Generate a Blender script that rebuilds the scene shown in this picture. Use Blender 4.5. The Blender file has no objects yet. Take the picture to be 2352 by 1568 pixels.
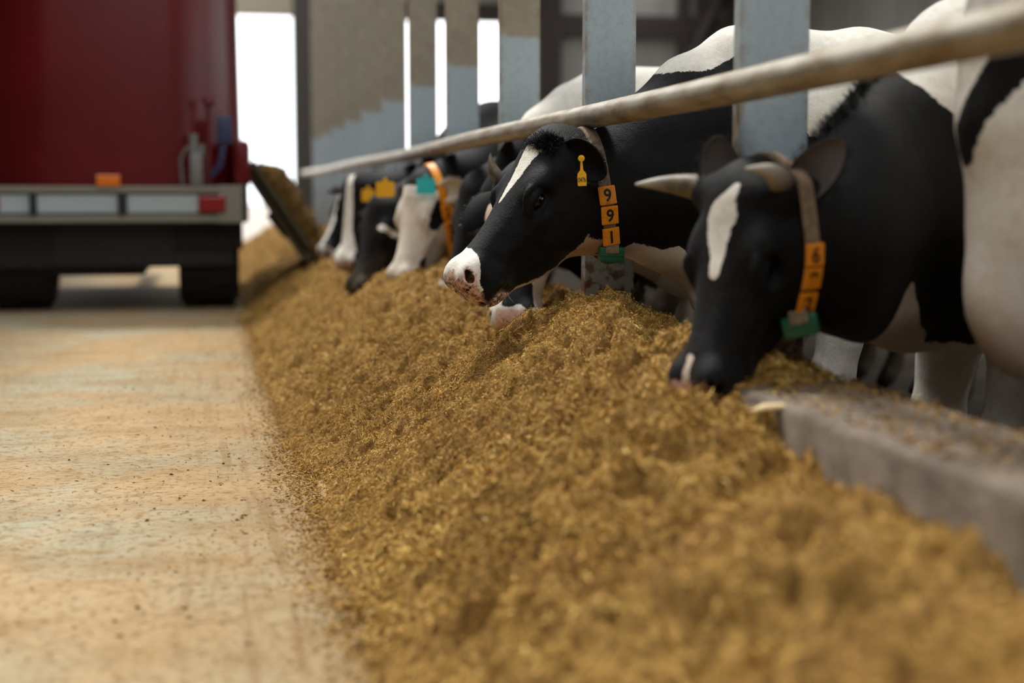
import bpy, bmesh, math, random
import numpy as np
from mathutils import Vector, Matrix
from mathutils.bvhtree import BVHTree

rng = np.random.default_rng(7)
random.seed(7)
SC = bpy.context.scene
COL = SC.collection

# ------------------------------------------------------------------ camera, sky, exposure
CAM_H = 0.78
PITCH, YAW = math.radians(5.838), math.radians(11.967)
cd = bpy.data.cameras.new('camera')
cam = bpy.data.objects.new('camera', cd)
COL.objects.link(cam)
cam.location = (0, 0, CAM_H)
cam.rotation_euler = (math.pi / 2 - PITCH, 0, -YAW)
cd.sensor_width = 36.0
cd.lens = 50.0
cd.clip_start = 0.05
cd.clip_end = 500
cd.dof.use_dof = True
cd.dof.focus_distance = 3.98
cd.dof.aperture_fstop = 1.35
SC.camera = cam

world = bpy.data.worlds.new('sky')
SC.world = world
world.use_nodes = True
wn = world.node_tree
bg = wn.nodes['Background']
bg.inputs['Color'].default_value = (0.94, 0.97, 1.0, 1)
bg.inputs['Strength'].default_value = 2.35

sd = bpy.data.lights.new('sun', 'SUN')
sd.energy = 3.0
sd.angle = math.radians(9)
sd.color = (1.0, 0.96, 0.90)
sun = bpy.data.objects.new('sun', sd)
COL.objects.link(sun)
sun.rotation_euler = (math.radians(-24), math.radians(-9), 0)

SC.view_settings.view_transform = 'Standard'
SC.view_settings.look = 'None'
SC.view_settings.gamma = 1
SC.view_settings.exposure = 0.38
SC.view_settings.use_curve_mapping = False
SC.cycles.use_denoising = True
SC.cycles.max_bounces = 6

# ------------------------------------------------------------------ material helpers
def mat(name, col, rough=0.6, metal=0.0, spec=0.5):
    m = bpy.data.materials.new(name)
    m.use_nodes = True
    b = m.node_tree.nodes['Principled BSDF']
    b.inputs['Base Color'].default_value = (*col, 1)
    b.inputs['Roughness'].default_value = rough
    b.inputs['Metallic'].default_value = metal
    b.inputs['Specular IOR Level'].default_value = spec
    return m

class NT:
    """small node-tree writer"""
    def __init__(s, m):
        s.t = m.node_tree
        s.b = s.t.nodes['Principled BSDF']
    def n(s, typ, **kw):
        x = s.t.nodes.new(typ)
        for k, v in kw.items():
            setattr(x, k, v)
        return x
    def link(s, a, b):
        s.t.links.new(a, b)
    def put(s, sock, v):
        if hasattr(v, 'is_linked') or hasattr(v, 'links'):
            s.link(v, sock)
        elif isinstance(v, (tuple, list)):
            sock.default_value = (*v, 1) if len(v) == 3 and len(sock.default_value) == 4 else v
        else:
            sock.default_value = v
    def math(s, op, a, b=0.0, c=None, clamp=False):
        x = s.n('ShaderNodeMath', operation=op, use_clamp=clamp)
        s.put(x.inputs[0], a)
        s.put(x.inputs[1], b)
        if c is not None:
            s.put(x.inputs[2], c)
        return x.outputs[0]
    def mix(s, f, a, b, mode='MIX'):
        x = s.n('ShaderNodeMix', data_type='RGBA', blend_type=mode)
        s.put(x.inputs[0], f)
        s.put(x.inputs[6], a)
        s.put(x.inputs[7], b)
        return x.outputs[2]
    def coords(s, scale=(1, 1, 1)):
        tc = s.n('ShaderNodeTexCoord')
        mp = s.n('ShaderNodeMapping')
        mp.inputs['Scale'].default_value = scale
        s.link(tc.outputs['Object'], mp.inputs[0])
        return mp.outputs[0]
    def noise(s, vec, scale, detail=4, rough=0.55, dist=0.0):
        x = s.n('ShaderNodeTexNoise')
        s.link(vec, x.inputs['Vector'])
        x.inputs['Scale'].default_value = scale
        x.inputs['Detail'].default_value = detail
        x.inputs['Roughness'].default_value = rough
        x.inputs['Distortion'].default_value = dist
        return x.outputs['Fac']
    def step(s, v, a, b):
        x = s.n('ShaderNodeMapRange', clamp=True)
        s.put(x.inputs[0], v)
        x.inputs[1].default_value = a
        x.inputs[2].default_value = b
        return x.outputs[0]
    def attr(s, name):
        x = s.n('ShaderNodeAttribute', attribute_name=name)
        return x.outputs['Fac']
    def bump(s, h, strength=0.3, dist=0.01):
        x = s.n('ShaderNodeBump')
        x.inputs['Strength'].default_value = strength
        x.inputs['Distance'].default_value = dist
        s.link(h, x.inputs['Height'])
        s.link(x.outputs[0], s.b.inputs['Normal'])
    def color(s, c):
        s.put(s.b.inputs['Base Color'], c)

# ---- coat
M_COAT = mat('cow_coat', (0.01, 0.01, 0.01), 0.5)
t = NT(M_COAT)
v = t.coords()
nf = t.noise(v, 210, 3)
nm_ = t.noise(v, 38, 4, 0.6)
nl = t.noise(v, 7, 3)
fld = t.attr('white')
dis = t.math('ADD', t.math('MULTIPLY', t.math('SUBTRACT', nf, 0.5), 0.010), t.math('MULTIPLY', t.math('SUBTRACT', nm_, 0.5), 0.020))
wmask = t.step(t.math('ADD', fld, dis), -0.0014, 0.0014)
blk = t.mix(t.step(nm_, 0.35, 0.75), (0.0022, 0.0023, 0.0026), (0.0055, 0.0055, 0.006))
blk = t.mix(t.attr('brown'), blk, (0.03, 0.018, 0.010))
wht = t.mix(t.step(nm_, 0.4, 0.8), (0.80, 0.77, 0.69), (0.66, 0.60, 0.50))
wht = t.mix(t.math('MULTIPLY', t.step(nl, 0.5, 0.72), 0.22), wht, (0.48, 0.36, 0.24))
wht = t.mix(t.attr('tan'), wht, (0.52, 0.35, 0.235))
c = t.mix(wmask, blk, wht)
pk = t.mix(t.step(nm_, 0.4, 0.65), (0.78, 0.53, 0.43), (0.66, 0.38, 0.30))
pk = t.mix(t.step(t.noise(v, 120, 4, 0.7), 0.56, 0.63), pk, (0.16, 0.10, 0.05))
c = t.mix(t.step(t.math('ADD', t.attr('pink'), t.math('MULTIPLY', t.math('SUBTRACT', nm_, 0.5), 0.03)), -0.004, 0.006), c, pk)
dirt = t.math('MULTIPLY', t.attr('dirt'), t.step(t.noise(v, 60, 5, 0.75), 0.44, 0.56))
c = t.mix(dirt, c, (0.055, 0.036, 0.014))
c = t.mix(t.math('MULTIPLY', t.attr('mud'), t.step(t.math('ADD', t.attr('mud'), t.math('MULTIPLY', t.math('SUBTRACT', nl, 0.5), 1.6)), 0.35, 0.75)), c, (0.085, 0.058, 0.034))
c = t.mix(t.attr('hoof'), c, (0.03, 0.025, 0.02))
c = t.mix(t.attr('hole_shade'), c, (0.006, 0.004, 0.004))  # near-black painted into nostrils and mouth line as their shade
t.color(c)
t.b.inputs['Roughness'].default_value = 0.6
t.b.inputs['Specular IOR Level'].default_value = 0.16
t.b.inputs['Sheen Weight'].default_value = 0.03
t.b.inputs['Sheen Roughness'].default_value = 0.45
vs = t.coords((1, 1, 1))
t.bump(t.math('ADD', t.noise(t.coords((1.0, 1.0, .45)), 300, 3, 0.7), t.noise(vs, 45, 3, 0.6)), 0.42, 0.006)

M_EAR = mat('ear_fur', (0.006, 0.006, 0.0065), 0.75, spec=0.15)
t = NT(M_EAR); v = t.coords(); t.bump(t.noise(v, 240, 3), 0.4, 0.004)
M_EARIN = mat('ear_inner', (0.085, 0.068, 0.06), 0.8)
M_EARW = mat('ear_white_fur', (0.62, 0.55, 0.46), 0.8)
M_HAIR = mat('black_hair', (0.006, 0.006, 0.007), 0.45)
M_WHISK = mat('whisker', (0.75, 0.70, 0.60), 0.5)
M_EYE = mat('eye', (0.002, 0.0015, 0.0015), 0.08, spec=0.45)
M_HORN = mat('horn', (0.40, 0.31, 0.20), 0.5, spec=.3)
t = NT(M_HORN); v = t.coords((1, 1, 1))
hm = t.attr('tip')
hc = t.mix(t.step(t.noise(v, 30, 4), 0.35, 0.7), (0.055, 0.045, 0.032), (0.20, 0.15, 0.09))
hc = t.mix(hm, hc, (0.36, 0.33, 0.27)); t.color(hc)
M_STRAP = mat('collar_webbing', (0.17, 0.11, 0.065), 0.85)
t = NT(M_STRAP); v = t.coords()
t.color(t.mix(t.step(t.noise(v, 60, 5, 0.7), 0.35, 0.7), (0.24, 0.165, 0.10), (0.11, 0.07, 0.04)))
t.bump(t.noise(v, 500, 2), 0.3, 0.002)
def plastic(name, col, dark):
    m = mat(name, col, 0.35)
    t = NT(m); v = t.coords()
    s = t.step(t.noise(v, 90, 6, 0.75, 1.5), 0.52, 0.66)
    t.color(t.mix(t.math('MULTIPLY', s, 0.55), col, dark))
    return m
M_ORANGE = plastic('orange_plastic', (0.80, 0.27, 0.006), (0.20, 0.055, 0.003))
M_YELLOW = plastic('yellow_plastic', (0.82, 0.42, 0.012), (0.35, 0.16, 0.01))
M_TEAL = mat('teal_plastic', (0.03, 0.50, 0.50), 0.35)
M_GREEN = plastic('green_plastic', (0.004, 0.085, 0.035), (0.01, 0.03, 0.012))
M_DIGIT = mat('black_print', (0.006, 0.006, 0.006), 0.5)

# ---- steel
M_PIPE = mat('galvanised_pipe', (0.5, 0.46, 0.38), 0.42, 0.35)
t = NT(M_PIPE); v = t.coords((1, 0.25, 1))
n1 = t.noise(v, 26, 5, 0.65)
t.color(t.mix(t.step(n1, 0.40, 0.68), (0.42, 0.385, 0.305), (0.21, 0.14, 0.065)))
t.bump(t.noise(t.coords(), 90, 4), 0.15, 0.004)
M_POST = mat('painted_post', (0.3, 0.35, 0.38), 0.6)
t = NT(M_POST); v = t.coords()
sep = t.n('ShaderNodeSeparateXYZ'); t.link(v, sep.inputs[0])
n1 = t.noise(v, 14, 5, 0.65); n2 = t.noise(v, 45, 5, 0.7)
zz = sep.outputs[2]
lower = t.mix(t.step(n2, 0.45, 0.75), (0.355, 0.425, 0.455), (0.28, 0.33, 0.35))
upper = t.mix(t.step(n1, 0.4, 0.7), (0.30, 0.265, 0.195), (0.22, 0.19, 0.135))
cc = t.mix(t.step(t.math('ADD', zz, t.math('MULTIPLY', n1, 0.03)), 1.005, 1.025), lower, upper)
xa = t.math('ABSOLUTE', sep.outputs[0])
edge = t.math('MULTIPLY', t.step(t.math('ADD', xa, t.math('MULTIPLY', n2, 0.02)), 0.072, 0.088), t.step(n1, 0.40, 0.62))
cc = t.mix(t.math('MULTIPLY', edge, 0.7), cc, (0.22, 0.145, 0.06))
n3 = t.noise(v, 24, 4, 0.6)
rustz = t.math('MULTIPLY', t.step(t.math('ADD', zz, t.math('MULTIPLY', n1, 0.25)), 0.50, 0.22), t.step(n3, 0.50, 0.58))
cc = t.mix(t.math('MULTIPLY', t.step(zz, 0.34, 0.15), 0.5), cc, (0.33, 0.33, 0.30))
cc = t.mix(rustz, cc, (0.13, 0.060, 0.034))
t.color(cc)
t.bump(n2, 0.25, 0.004)

# ---- concrete
M_FLOOR = mat('alley_concrete', (0.5, 0.4, 0.28), 0.7)
t = NT(M_FLOOR)
v = t.coords()
vx = t.coords((1.1, 3.0, 1))
nA = t.noise(vx, 1.7, 5, 0.62)
nB = t.noise(v, 1.1, 5, 0.6)
nC = t.noise(v, 46, 4, 0.7)
nD = t.noise(t.coords((1, 0.05, 1)), 26, 2)
sep = t.n('ShaderNodeSeparateXYZ'); t.link(v, sep.inputs[0])
base = t.mix(t.step(nB, 0.44, 0.58), (0.385, 0.275, 0.150), (0.335, 0.310, 0.215))
base = t.mix(t.math('MULTIPLY', t.step(nA, 0.44, 0.68), 0.62), base, (0.255, 0.155, 0.065))
side = t.step(t.math('ADD', sep.outputs[0], t.math('MULTIPLY', nB, 0.7)), 0.0, 0.6)
base = t.mix(t.math('MULTIPLY', side, 0.55), base, (0.235, 0.145, 0.058))
groove = t.math('MULTIPLY', t.math('MULTIPLY', t.step(nD, 0.54, 0.62), side), 0.6)
base = t.mix(groove, base, (0.18, 0.10, 0.04))
nE = t.noise(t.coords((1, 1.8, 1)), 9, 6, 0.75)
base = t.mix(t.math('MULTIPLY', t.step(nE, 0.51, 0.62), 0.5), base, (0.19, 0.113, 0.047))
base = t.mix(t.math('MULTIPLY', t.step(nC, 0.53, 0.62), 0.75), base, (0.14, 0.082, 0.034))
nF = t.noise(t.coords((1, 2.0, 1)), 30, 5, 0.8)
base = t.mix(t.math('MULTIPLY', t.step(nF, 0.53, 0.64), 0.45), base, (0.19, 0.105, 0.042))
t.color(base)
t.b.inputs['Roughness'].default_value = 0.9
t.b.inputs['Specular IOR Level'].default_value = 0.12
t.bump(nC, 0.25, 0.006)
M_CURB = mat('curb_concrete', (0.3, 0.25, 0.2), 0.8)
t = NT(M_CURB); v = t.coords()
n1 = t.noise(v, 9, 6, 0.65)
t.color(t.mix(t.step(n1, 0.40, 0.66), (0.150, 0.112, 0.078), (0.062, 0.042, 0.025)))
t.bump(t.noise(v, 40, 5), 0.4, 0.01)
M_PEN = mat('pen_floor', (0.06, 0.045, 0.03), 0.95, spec=.1)
t = NT(M_PEN); v = t.coords()
t.color(t.mix(t.step(t.noise(v, 3, 6, 0.65), 0.4, 0.65), (0.075, 0.055, 0.035), (0.03, 0.022, 0.014)))
M_GROUND = mat('yard_ground', (0.24, 0.205, 0.165), 0.9)

# ---- feed
M_FEED = mat('feed', (0.3, 0.16, 0.05), 0.85, spec=0.15)
t = NT(M_FEED); v = t.coords()
n1 = t.noise(v, 9, 5, 0.6); n2 = t.noise(v, 75, 5, 0.7); n3 = t.noise(v, 3.2, 3)
fc = t.mix(t.step(n2, 0.36, 0.66), (0.115, 0.058, 0.013), (0.40, 0.232, 0.058))
fc = t.mix(t.math('MULTIPLY', t.step(n1, 0.48, 0.66), 0.5), fc, (0.26, 0.135, 0.028))
fc = t.mix(t.math('MULTIPLY', t.step(n3, 0.52, 0.7), 0.45), fc, (0.235, 0.115, 0.040))
t.color(fc)
t.bump(n2, 0.8, 0.012)
M_FIBRE = mat('feed_fibre', (0.36, 0.2, 0.06), 0.75, spec=0.2)
t = NT(M_FIBRE)
a = t.attr('tone')
ramp = t.n('ShaderNodeValToRGB')
el = ramp.color_ramp.elements
el[0].position = 0.0; el[0].color = (0.055, 0.026, 0.008, 1)
el[1].position = 1.0; el[1].color = (0.72, 0.56, 0.32, 1)
for p, q in ((0.25, (0.25, 0.130, 0.027, 1)), (0.62, (0.50, 0.295, 0.066, 1)), (0.93, (0.64, 0.43, 0.14, 1)), (0.965, (0.36, 0.36, 0.06, 1))):
    e = el.new(p); e.color = q
t.link(a, ramp.inputs[0]); t.color(ramp.outputs[0])

# ---- truck and building
M_RED = mat('red_paint', (0.085, 0.003, 0.005), 0.3, 0.0, 0.32)
t = NT(M_RED); v = t.coords()
t.color(t.mix(t.step(t.noise(v, 1.6, 4), 0.4, 0.7), (0.10, 0.0035, 0.005), (0.075, 0.003, 0.004)))
M_BUMPER = mat('grey_steel', (0.20, 0.19, 0.155), 0.5, 0.2)
M_PANEL = mat('pale_plate', (0.36, 0.42, 0.44), 0.4)
M_BLACK = mat('black_steel', (0.006, 0.006, 0.007), 0.6)
M_RUBBER = mat('rubber', (0.008, 0.008, 0.007), 0.8)
M_REFL = mat('red_lens', (0.22, 0.007, 0.010), 0.25)
M_AMBER = mat('amber_lens', (0.75, 0.20, 0.008), 0.25)
M_BLUE = mat('blue_paint', (0.012, 0.02, 0.07), 0.5)
M_GREY = mat('grey_metal', (0.16, 0.16, 0.15), 0.5, 0.3)
M_OLIVE = mat('feed_stained_steel', (0.05, 0.036, 0.014), 0.8)
M_SHEET = mat('wall_sheet', (0.27, 0.26, 0.235), 0.7)
t = NT(M_SHEET); v = t.coords((1, 1, 0.2))
t.color(t.mix(t.step(t.noise(v, 2.5, 5), 0.4, 0.7), (0.42, 0.40, 0.355), (0.30, 0.28, 0.245)))
M_BEAM = mat('brown_steel', (0.05, 0.035, 0.026), 0.6)
M_BEIGE = mat('beige_steel', (0.34, 0.29, 0.21), 0.6)
M_ROOF = mat('roof_sheet', (0.35, 0.35, 0.34), 0.7)
M_JAMB = mat('dark_jamb', (0.05, 0.042, 0.033), 0.6)

# ------------------------------------------------------------------ object helpers
def link(o, parent=None):
    COL.objects.link(o)
    if parent:
        o.parent = parent
    return o

def tag(o, label=None, cat=None, group=None, kind=None):
    if label: o['label'] = label
    if cat: o['category'] = cat
    if group: o['group'] = group
    if kind: o['kind'] = kind
    return o

def empty(name, loc=(0, 0, 0), rz=0.0):
    o = bpy.data.objects.new(name, None)
    o.location = loc
    o.rotation_euler = (0, 0, rz)
    o.empty_display_size = 0.1
    return link(o)

def mesh_obj(name, verts, faces, m, parent=None, smooth=True, loc=None):
    me = bpy.data.meshes.new(name)
    me.from_pydata([tuple(map(float, q)) for q in verts], [], [tuple(map(int, f)) for f in faces])
    if smooth:
        me.polygons.foreach_set('use_smooth', [True] * len(me.polygons))
    me.materials.append(m)
    me.update()
    o = bpy.data.objects.new(name, me)
    if loc is not None:
        o.location = loc
    return link(o, parent)

class MB:
    """collects shapes in one bmesh"""
    def __init__(s):
        s.bm = bmesh.new()
    def box(s, lo, hi, bev=0.0, M=None):
        r = bmesh.ops.create_cube(s.bm, size=1.0)
        vs = r['verts']
        lo, hi = Vector(lo), Vector(hi)
        for q in vs:
            q.co = Vector(((q.co[i] + 0.5) * (hi[i] - lo[i]) + lo[i]) for i in range(3))
        if bev:
            es = list({e for q in vs for e in q.link_edges})
            rr = bmesh.ops.bevel(s.bm, geom=es, offset=bev, segments=2, affect='EDGES', profile=0.6)
            vs = list({q for f in rr['faces'] for q in f.verts} | {q for q in vs if q.is_valid})
        if M is not None:
            bmesh.ops.transform(s.bm, matrix=M, verts=vs)
        return s
    def tube(s, pts, rad, seg=12, cap=True, closed=False):
        pts = [Vector(p) for p in pts]
        n = len(pts)
        rads = rad if isinstance(rad, (list, tuple)) else [rad] * n
        rings = []
        up = None
        for i, p in enumerate(pts):
            if closed:
                d = (pts[(i + 1) % n] - pts[i - 1]).normalized()
            else:
                d = (pts[min(i + 1, n - 1)] - pts[max(i - 1, 0)]).normalized()
            if up is None:
                up = d.orthogonal().normalized()
            up = (up - d * up.dot(d)).normalized()
            sd_ = d.cross(up)
            rings.append([s.bm.verts.new(p + (up * math.cos(a) + sd_ * math.sin(a)) * rads[i])
                          for a in [2 * math.pi * k / seg for k in range(seg)]])
        for i in range(n if closed else n - 1):
            A, B = rings[i], rings[(i + 1) % n]
            for k in range(seg):
                s.bm.faces.new((A[k], A[(k + 1) % seg], B[(k + 1) % seg], B[k]))
        if cap and not closed:
            s.bm.faces.new(rings[0][::-1])
            s.bm.faces.new(rings[-1])
        return s
    def lathe(s, prof, axis_o, axis='x', seg=32):
        rings = []
        for (h, r) in prof:
            ring = []
            for k in range(seg):
                a = 2 * math.pi * k / seg
                c_, s_ = r * math.cos(a), r * math.sin(a)
                q = (h, c_, s_) if axis == 'x' else (c_, h, s_) if axis == 'y' else (c_, s_, h)
                ring.append(s.bm.verts.new(Vector(axis_o) + Vector(q)))
            rings.append(ring)
        for A, B in zip(rings, rings[1:]):
            for k in range(seg):
                s.bm.faces.new((A[k], A[(k + 1) % seg], B[(k + 1) % seg], B[k]))
        s.bm.faces.new(rings[0][::-1]); s.bm.faces.new(rings[-1])
        return s
    def prism(s, pts2, z0, z1, top=None):
        a = [s.bm.verts.new((x, y, z0)) for x, y in pts2]
        b = [s.bm.verts.new((x, y, z1)) for x, y in (top or pts2)]
        n = len(a)
        for i in range(n):
            s.bm.faces.new((a[i], a[(i + 1) % n], b[(i + 1) % n], b[i]))
        s.bm.faces.new(a[::-1]); s.bm.faces.new(b)
        return s
    def build(s, name, m, parent=None, smooth=False, loc=None):
        bmesh.ops.recalc_face_normals(s.bm, faces=s.bm.faces[:])
        me = bpy.data.meshes.new(name)
        s.bm.to_mesh(me)
        s.bm.free()
        if smooth:
            me.polygons.foreach_set('use_smooth', [True] * len(me.polygons))
            try:
                me.set_sharp_from_angle(angle=math.radians(40))
            except Exception:
                pass
        me.materials.append(m)
        o = bpy.data.objects.new(name, me)
        if loc is not None:
            o.location = loc
        return link(o, parent)

# ---- numpy noise
def vnoise2(x, y, seed=0):
    r = np.random.default_rng(seed).random((256, 256))
    xi = np.floor(x).astype(int); yi = np.floor(y).astype(int)
    fx = x - xi; fy = y - yi
    fx = fx * fx * (3 - 2 * fx); fy = fy * fy * (3 - 2 * fy)
    g = lambda i, j: r[i & 255, j & 255]
    return (g(xi, yi) * (1 - fx) + g(xi + 1, yi) * fx) * (1 - fy) + (g(xi, yi + 1) * (1 - fx) + g(xi + 1, yi + 1) * fx) * fy - 0.5
def fbm(x, y, oct=4, seed=0):
    s = 0; a = 1.0; f = 1.0
    for i in range(oct):
        s = s + a * vnoise2(x * f + 13.7 * i, y * f + 7.1 * i, seed + i)
        a *= 0.5; f *= 2.03
    return s

# ------------------------------------------------------------------ building shell
PEN_Z = -0.17
END_Y = 24.0
CURB_X0, CURB_X1, CURB_Z = 1.015, 1.305, 0.40

o = mesh_obj('floor', [(-6, -9, 0), (CURB_X0 + .05, -9, 0), (CURB_X0 + .05, END_Y + .2, 0), (-6, END_Y + .2, 0)], [(0, 1, 2, 3)], M_FLOOR, smooth=False)
tag(o, 'pale tan concrete feed alley floor streaked with feed dust', kind='structure')
o = mesh_obj('floor_pen', [(CURB_X1 - .05, -9, PEN_Z), (12, -9, PEN_Z), (12, END_Y + .2, PEN_Z), (CURB_X1 - .05, END_Y + .2, PEN_Z)], [(0, 1, 2, 3)], M_PEN, smooth=False)
tag(o, 'dark wet concrete floor of the cow pen behind the curb', kind='structure')
o = mesh_obj('ground', [(-60, END_Y + .2, -.03), (60, END_Y + .2, -.03), (60, 160, -.03), (-60, 160, -.03)], [(0, 1, 2, 3)], M_GROUND, smooth=False)
tag(o, 'pale sunlit yard ground outside the barn door', kind='structure')

# curb with a worn uneven top edge
ys = np.arange(-4, END_Y, 0.06)
prof = []
vv = []; ff = []
sec = [(CURB_X0, -.2), (CURB_X0 - .004, .385), (CURB_X0 + .012, .399), (CURB_X0 + .1, .402), (CURB_X1 - .1, .402), (CURB_X1 - .02, .396), (CURB_X1, .37), (CURB_X1, -.2)]
for i, y in enumerate(ys):
    j = fbm(np.array([y * 3.0, y * 3 + 40]), np.array([.5, 2.5]), 3, 5)
    for k, (x, z) in enumerate(sec):
        w = 1 if 1 <= k <= 6 else 0
        vv.append((x + (0.008 * j[0] if w else 0), y, z + (0.014 * j[1] if w else 0)))
for i in range(len(ys) - 1):
    for k in range(len(sec) - 1):
        a0 = i * len(sec) + k
        ff.append((a0, a0 + 1, a0 + 1 + len(sec), a0 + len(sec)))
o = mesh_obj('curb', vv, ff, M_CURB)
tag(o, 'low worn concrete curb between feed heap and cow pen', kind='structure')

# end wall with two tall doorways: sheets, frames and beams are pieces of the wall
def wall_piece(name, lo, hi, m, parent, bev=0.01):
    return MB().box(lo, hi, bev).build(name, m, parent)
wall = empty('wall_end', (0, END_Y, 0)); tag(wall, 'far end wall of pale sheets in a brown steel frame', kind='structure')
DOOR_T = 3.72
def sheet_run(x0, x1, z0, z1, step=0.62):
    n = max(1, round((x1 - x0) / step))
    for i in range(n):
        a = x0 + (x1 - x0) * i / n; b = x0 + (x1 - x0) * (i + 1) / n
        wall_piece('sheet', (a - .012, .035 * (i % 2), z0), (b + .012, .03 + .035 * (i % 2), z1), M_SHEET, wall, 0.008)
sheet_run(1.74, 3.12, -.2, 5.6)
sheet_run(5.55, 12.0, -.2, 3.5)
sheet_run(5.55, 12.0, 3.85, 5.6)
sheet_run(3.12, 5.55, 4.0, 5.6)
sheet_run(-5.2, 1.74, 4.15, 5.6)
sheet_run(-6, -5.2, 0, 5.6)
wall_piece('lintel', (-5.3, -.12, DOOR_T), (1.75, .12, 4.16), M_BEIGE, wall)
wall_piece('lintel', (3.1, -.1, DOOR_T - .02), (5.6, .1, 4.0), M_BEAM, wall)
wall_piece('jamb', (1.40, -.15, 0), (1.76, .14, 4.1), M_JAMB, wall)
wall_piece('jamb', (-5.4, -.15, 0), (-5.2, .14, 4.1), M_JAMB, wall)
for x in (3.0, 5.30, 5.52, 5.72, 8.0, 8.35, 8.9, 9.2):
    wall_piece('stud', (x, -.16, PEN_Z), (x + .2, -.01, 5.6), M_BEAM, wall)
wall_piece('girt', (5.55, -.14, 3.48), (12, -.0, 3.86), M_BEAM, wall)
wall_piece('girt', (5.55, -.12, 1.5), (12, -.0, 1.7), M_BEAM, wall)
bx = MB()
bx.tube([(8.15, -.12, 3.0), (9.3, -.12, 5.3)], 0.11, 8)
bx.build('brace', M_BEAM, wall)

# unseen side walls: pen side has an added light opening, alley side stays dark
b = MB(); b.box((10.2, -9, PEN_Z), (10.4, 14.5, 2.2)); b.box((10.2, -9, 4.3), (10.4, 14.5, 4.7)); b.box((10.2, 14.5, PEN_Z), (10.4, END_Y, 4.7))
o = b.build('wall_right', M_SHEET); tag(o, 'grey sheet side wall of the cow pen with an unseen strip opened to light the pen', kind='structure')
o = MB().box((-6.0, -9, 0), (-5.8, END_Y, 4.9)).build('wall_left', M_BEAM); tag(o, 'unseen side wall of the feed alley, closed and coloured brown to cut light', kind='structure')  # closed and browned to keep side light and bounce off the curb
o = MB().box((-6.0, -9.2, -.2), (10.4, -9, 5.7)).build('wall_back', M_BEAM); tag(o, 'unseen brown end wall added behind the camera to cut frontal light', kind='structure')  # unseen wall put in to cut fill light from behind the camera
def slab(name, pts, th, m, label):
    b = MB()
    a = [b.bm.verts.new(p) for p in pts]; c_ = [b.bm.verts.new((p[0], p[1], p[2] + th)) for p in pts]
    b.bm.faces.new(a); b.bm.faces.new(c_[::-1])
    for i in range(4):
        b.bm.faces.new((a[i], a[(i + 1) % 4], c_[(i + 1) % 4], c_[i]))
    return tag(b.build(name, m), label, kind='structure')
slab('ceiling', [(1.7, -9, 5.6), (6.9, -9, 5.0), (6.9, END_Y, 5.0), (1.7, END_Y, 5.6)], .08, M_ROOF, 'grey sheet roof above the feeding cows')  # unseen roof keeps the pen dim; gaps beside it are left for light
slab('ceiling', [(7.8, -9, 4.9), (10.4, -9, 4.6), (10.4, END_Y, 4.6), (7.8, END_Y, 4.9)], .08, M_ROOF, 'grey sheet roof strip along the pen side wall, past a gap opened for light')  # pen roof split here, the unseen gap added to light the end wall
slab('ceiling', [(-6, -9, 4.8), (-1.9, -9, 5.6), (-1.9, END_Y, 5.6), (-6, END_Y, 4.8)], .08, M_ROOF, 'grey sheet roof along the alley edge')

# ------------------------------------------------------------------ barrier posts and neck rail
POST_Y = [2.95 + 1.3 * k for k in range(0, 11)]
names = ['front', 'second']
def make_post(y, first=None):
    if first is None:
        r = empty('barrier_post', (1.21, y + .045, CURB_Z))
        b = MB(); b.box((-.08, -.045, 0), (.08, .0, 4.9), .005); b.build('post_shaft', M_POST, r, loc=(0, 0, 0))
        p = MB(); p.box((-.10, -.075, -.008), (.10, .03, .006), .003)
        p.build('base_plate', M_POST, r)
        c_ = MB(); c_.box((-.106, -.035, .59), (-.078, -.008, .628), .003)
        c_.build('rail_bracket', M_PIPE, r)
        return r
    c = first.copy(); COL.objects.link(c); c.location = (1.21, y + .045, CURB_Z)
    for ch in list(first.children):
        d = ch.copy(); COL.objects.link(d); d.parent = c
    return c
post0 = None
vis = 0
ORD = ['nearest post in view, right of the horned cow\'s raised ear', 'second post, directly behind the cow with tag 991', 'third post from the right, blue paint with tan top', 'fourth post from the right, beside the bright gap', 'fifth post from the right, between two bright gaps', 'sixth post from the right, left of the narrowest bright gap']
for k, y in enumerate(POST_Y):
    p = make_post(y, post0)
    if post0 is None: post0 = p
    i = k
    if i < 6:
        tag(p, 'grey-blue square steel ' + ORD[i], 'post', 'barrier posts along the feed curb')
    else:
        tag(p, 'distant tan and grey-blue steel post, ' + ['seventh', 'eighth', 'ninth', 'tenth', 'eleventh'][i - 6] + ' from the right along the row', 'post', 'barrier posts along the feed curb')
b = MB()
RAIL_X, RAIL_Z, RAIL_R = 1.075, 1.008, 0.034
ry = np.linspace(-1.5, 16.6, 60)
b.tube([(RAIL_X + .003 * math.sin(y * 1.1), y, RAIL_Z + .004 * math.sin(y * 1.2 + 1) + max(0, y - 8) * .003) for y in ry], RAIL_R, 24)
rail = b.build('neck_rail', M_PIPE, None, smooth=True)
tag(rail, 'long round galvanised steel neck rail running above the feeding cows', 'rail')

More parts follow.
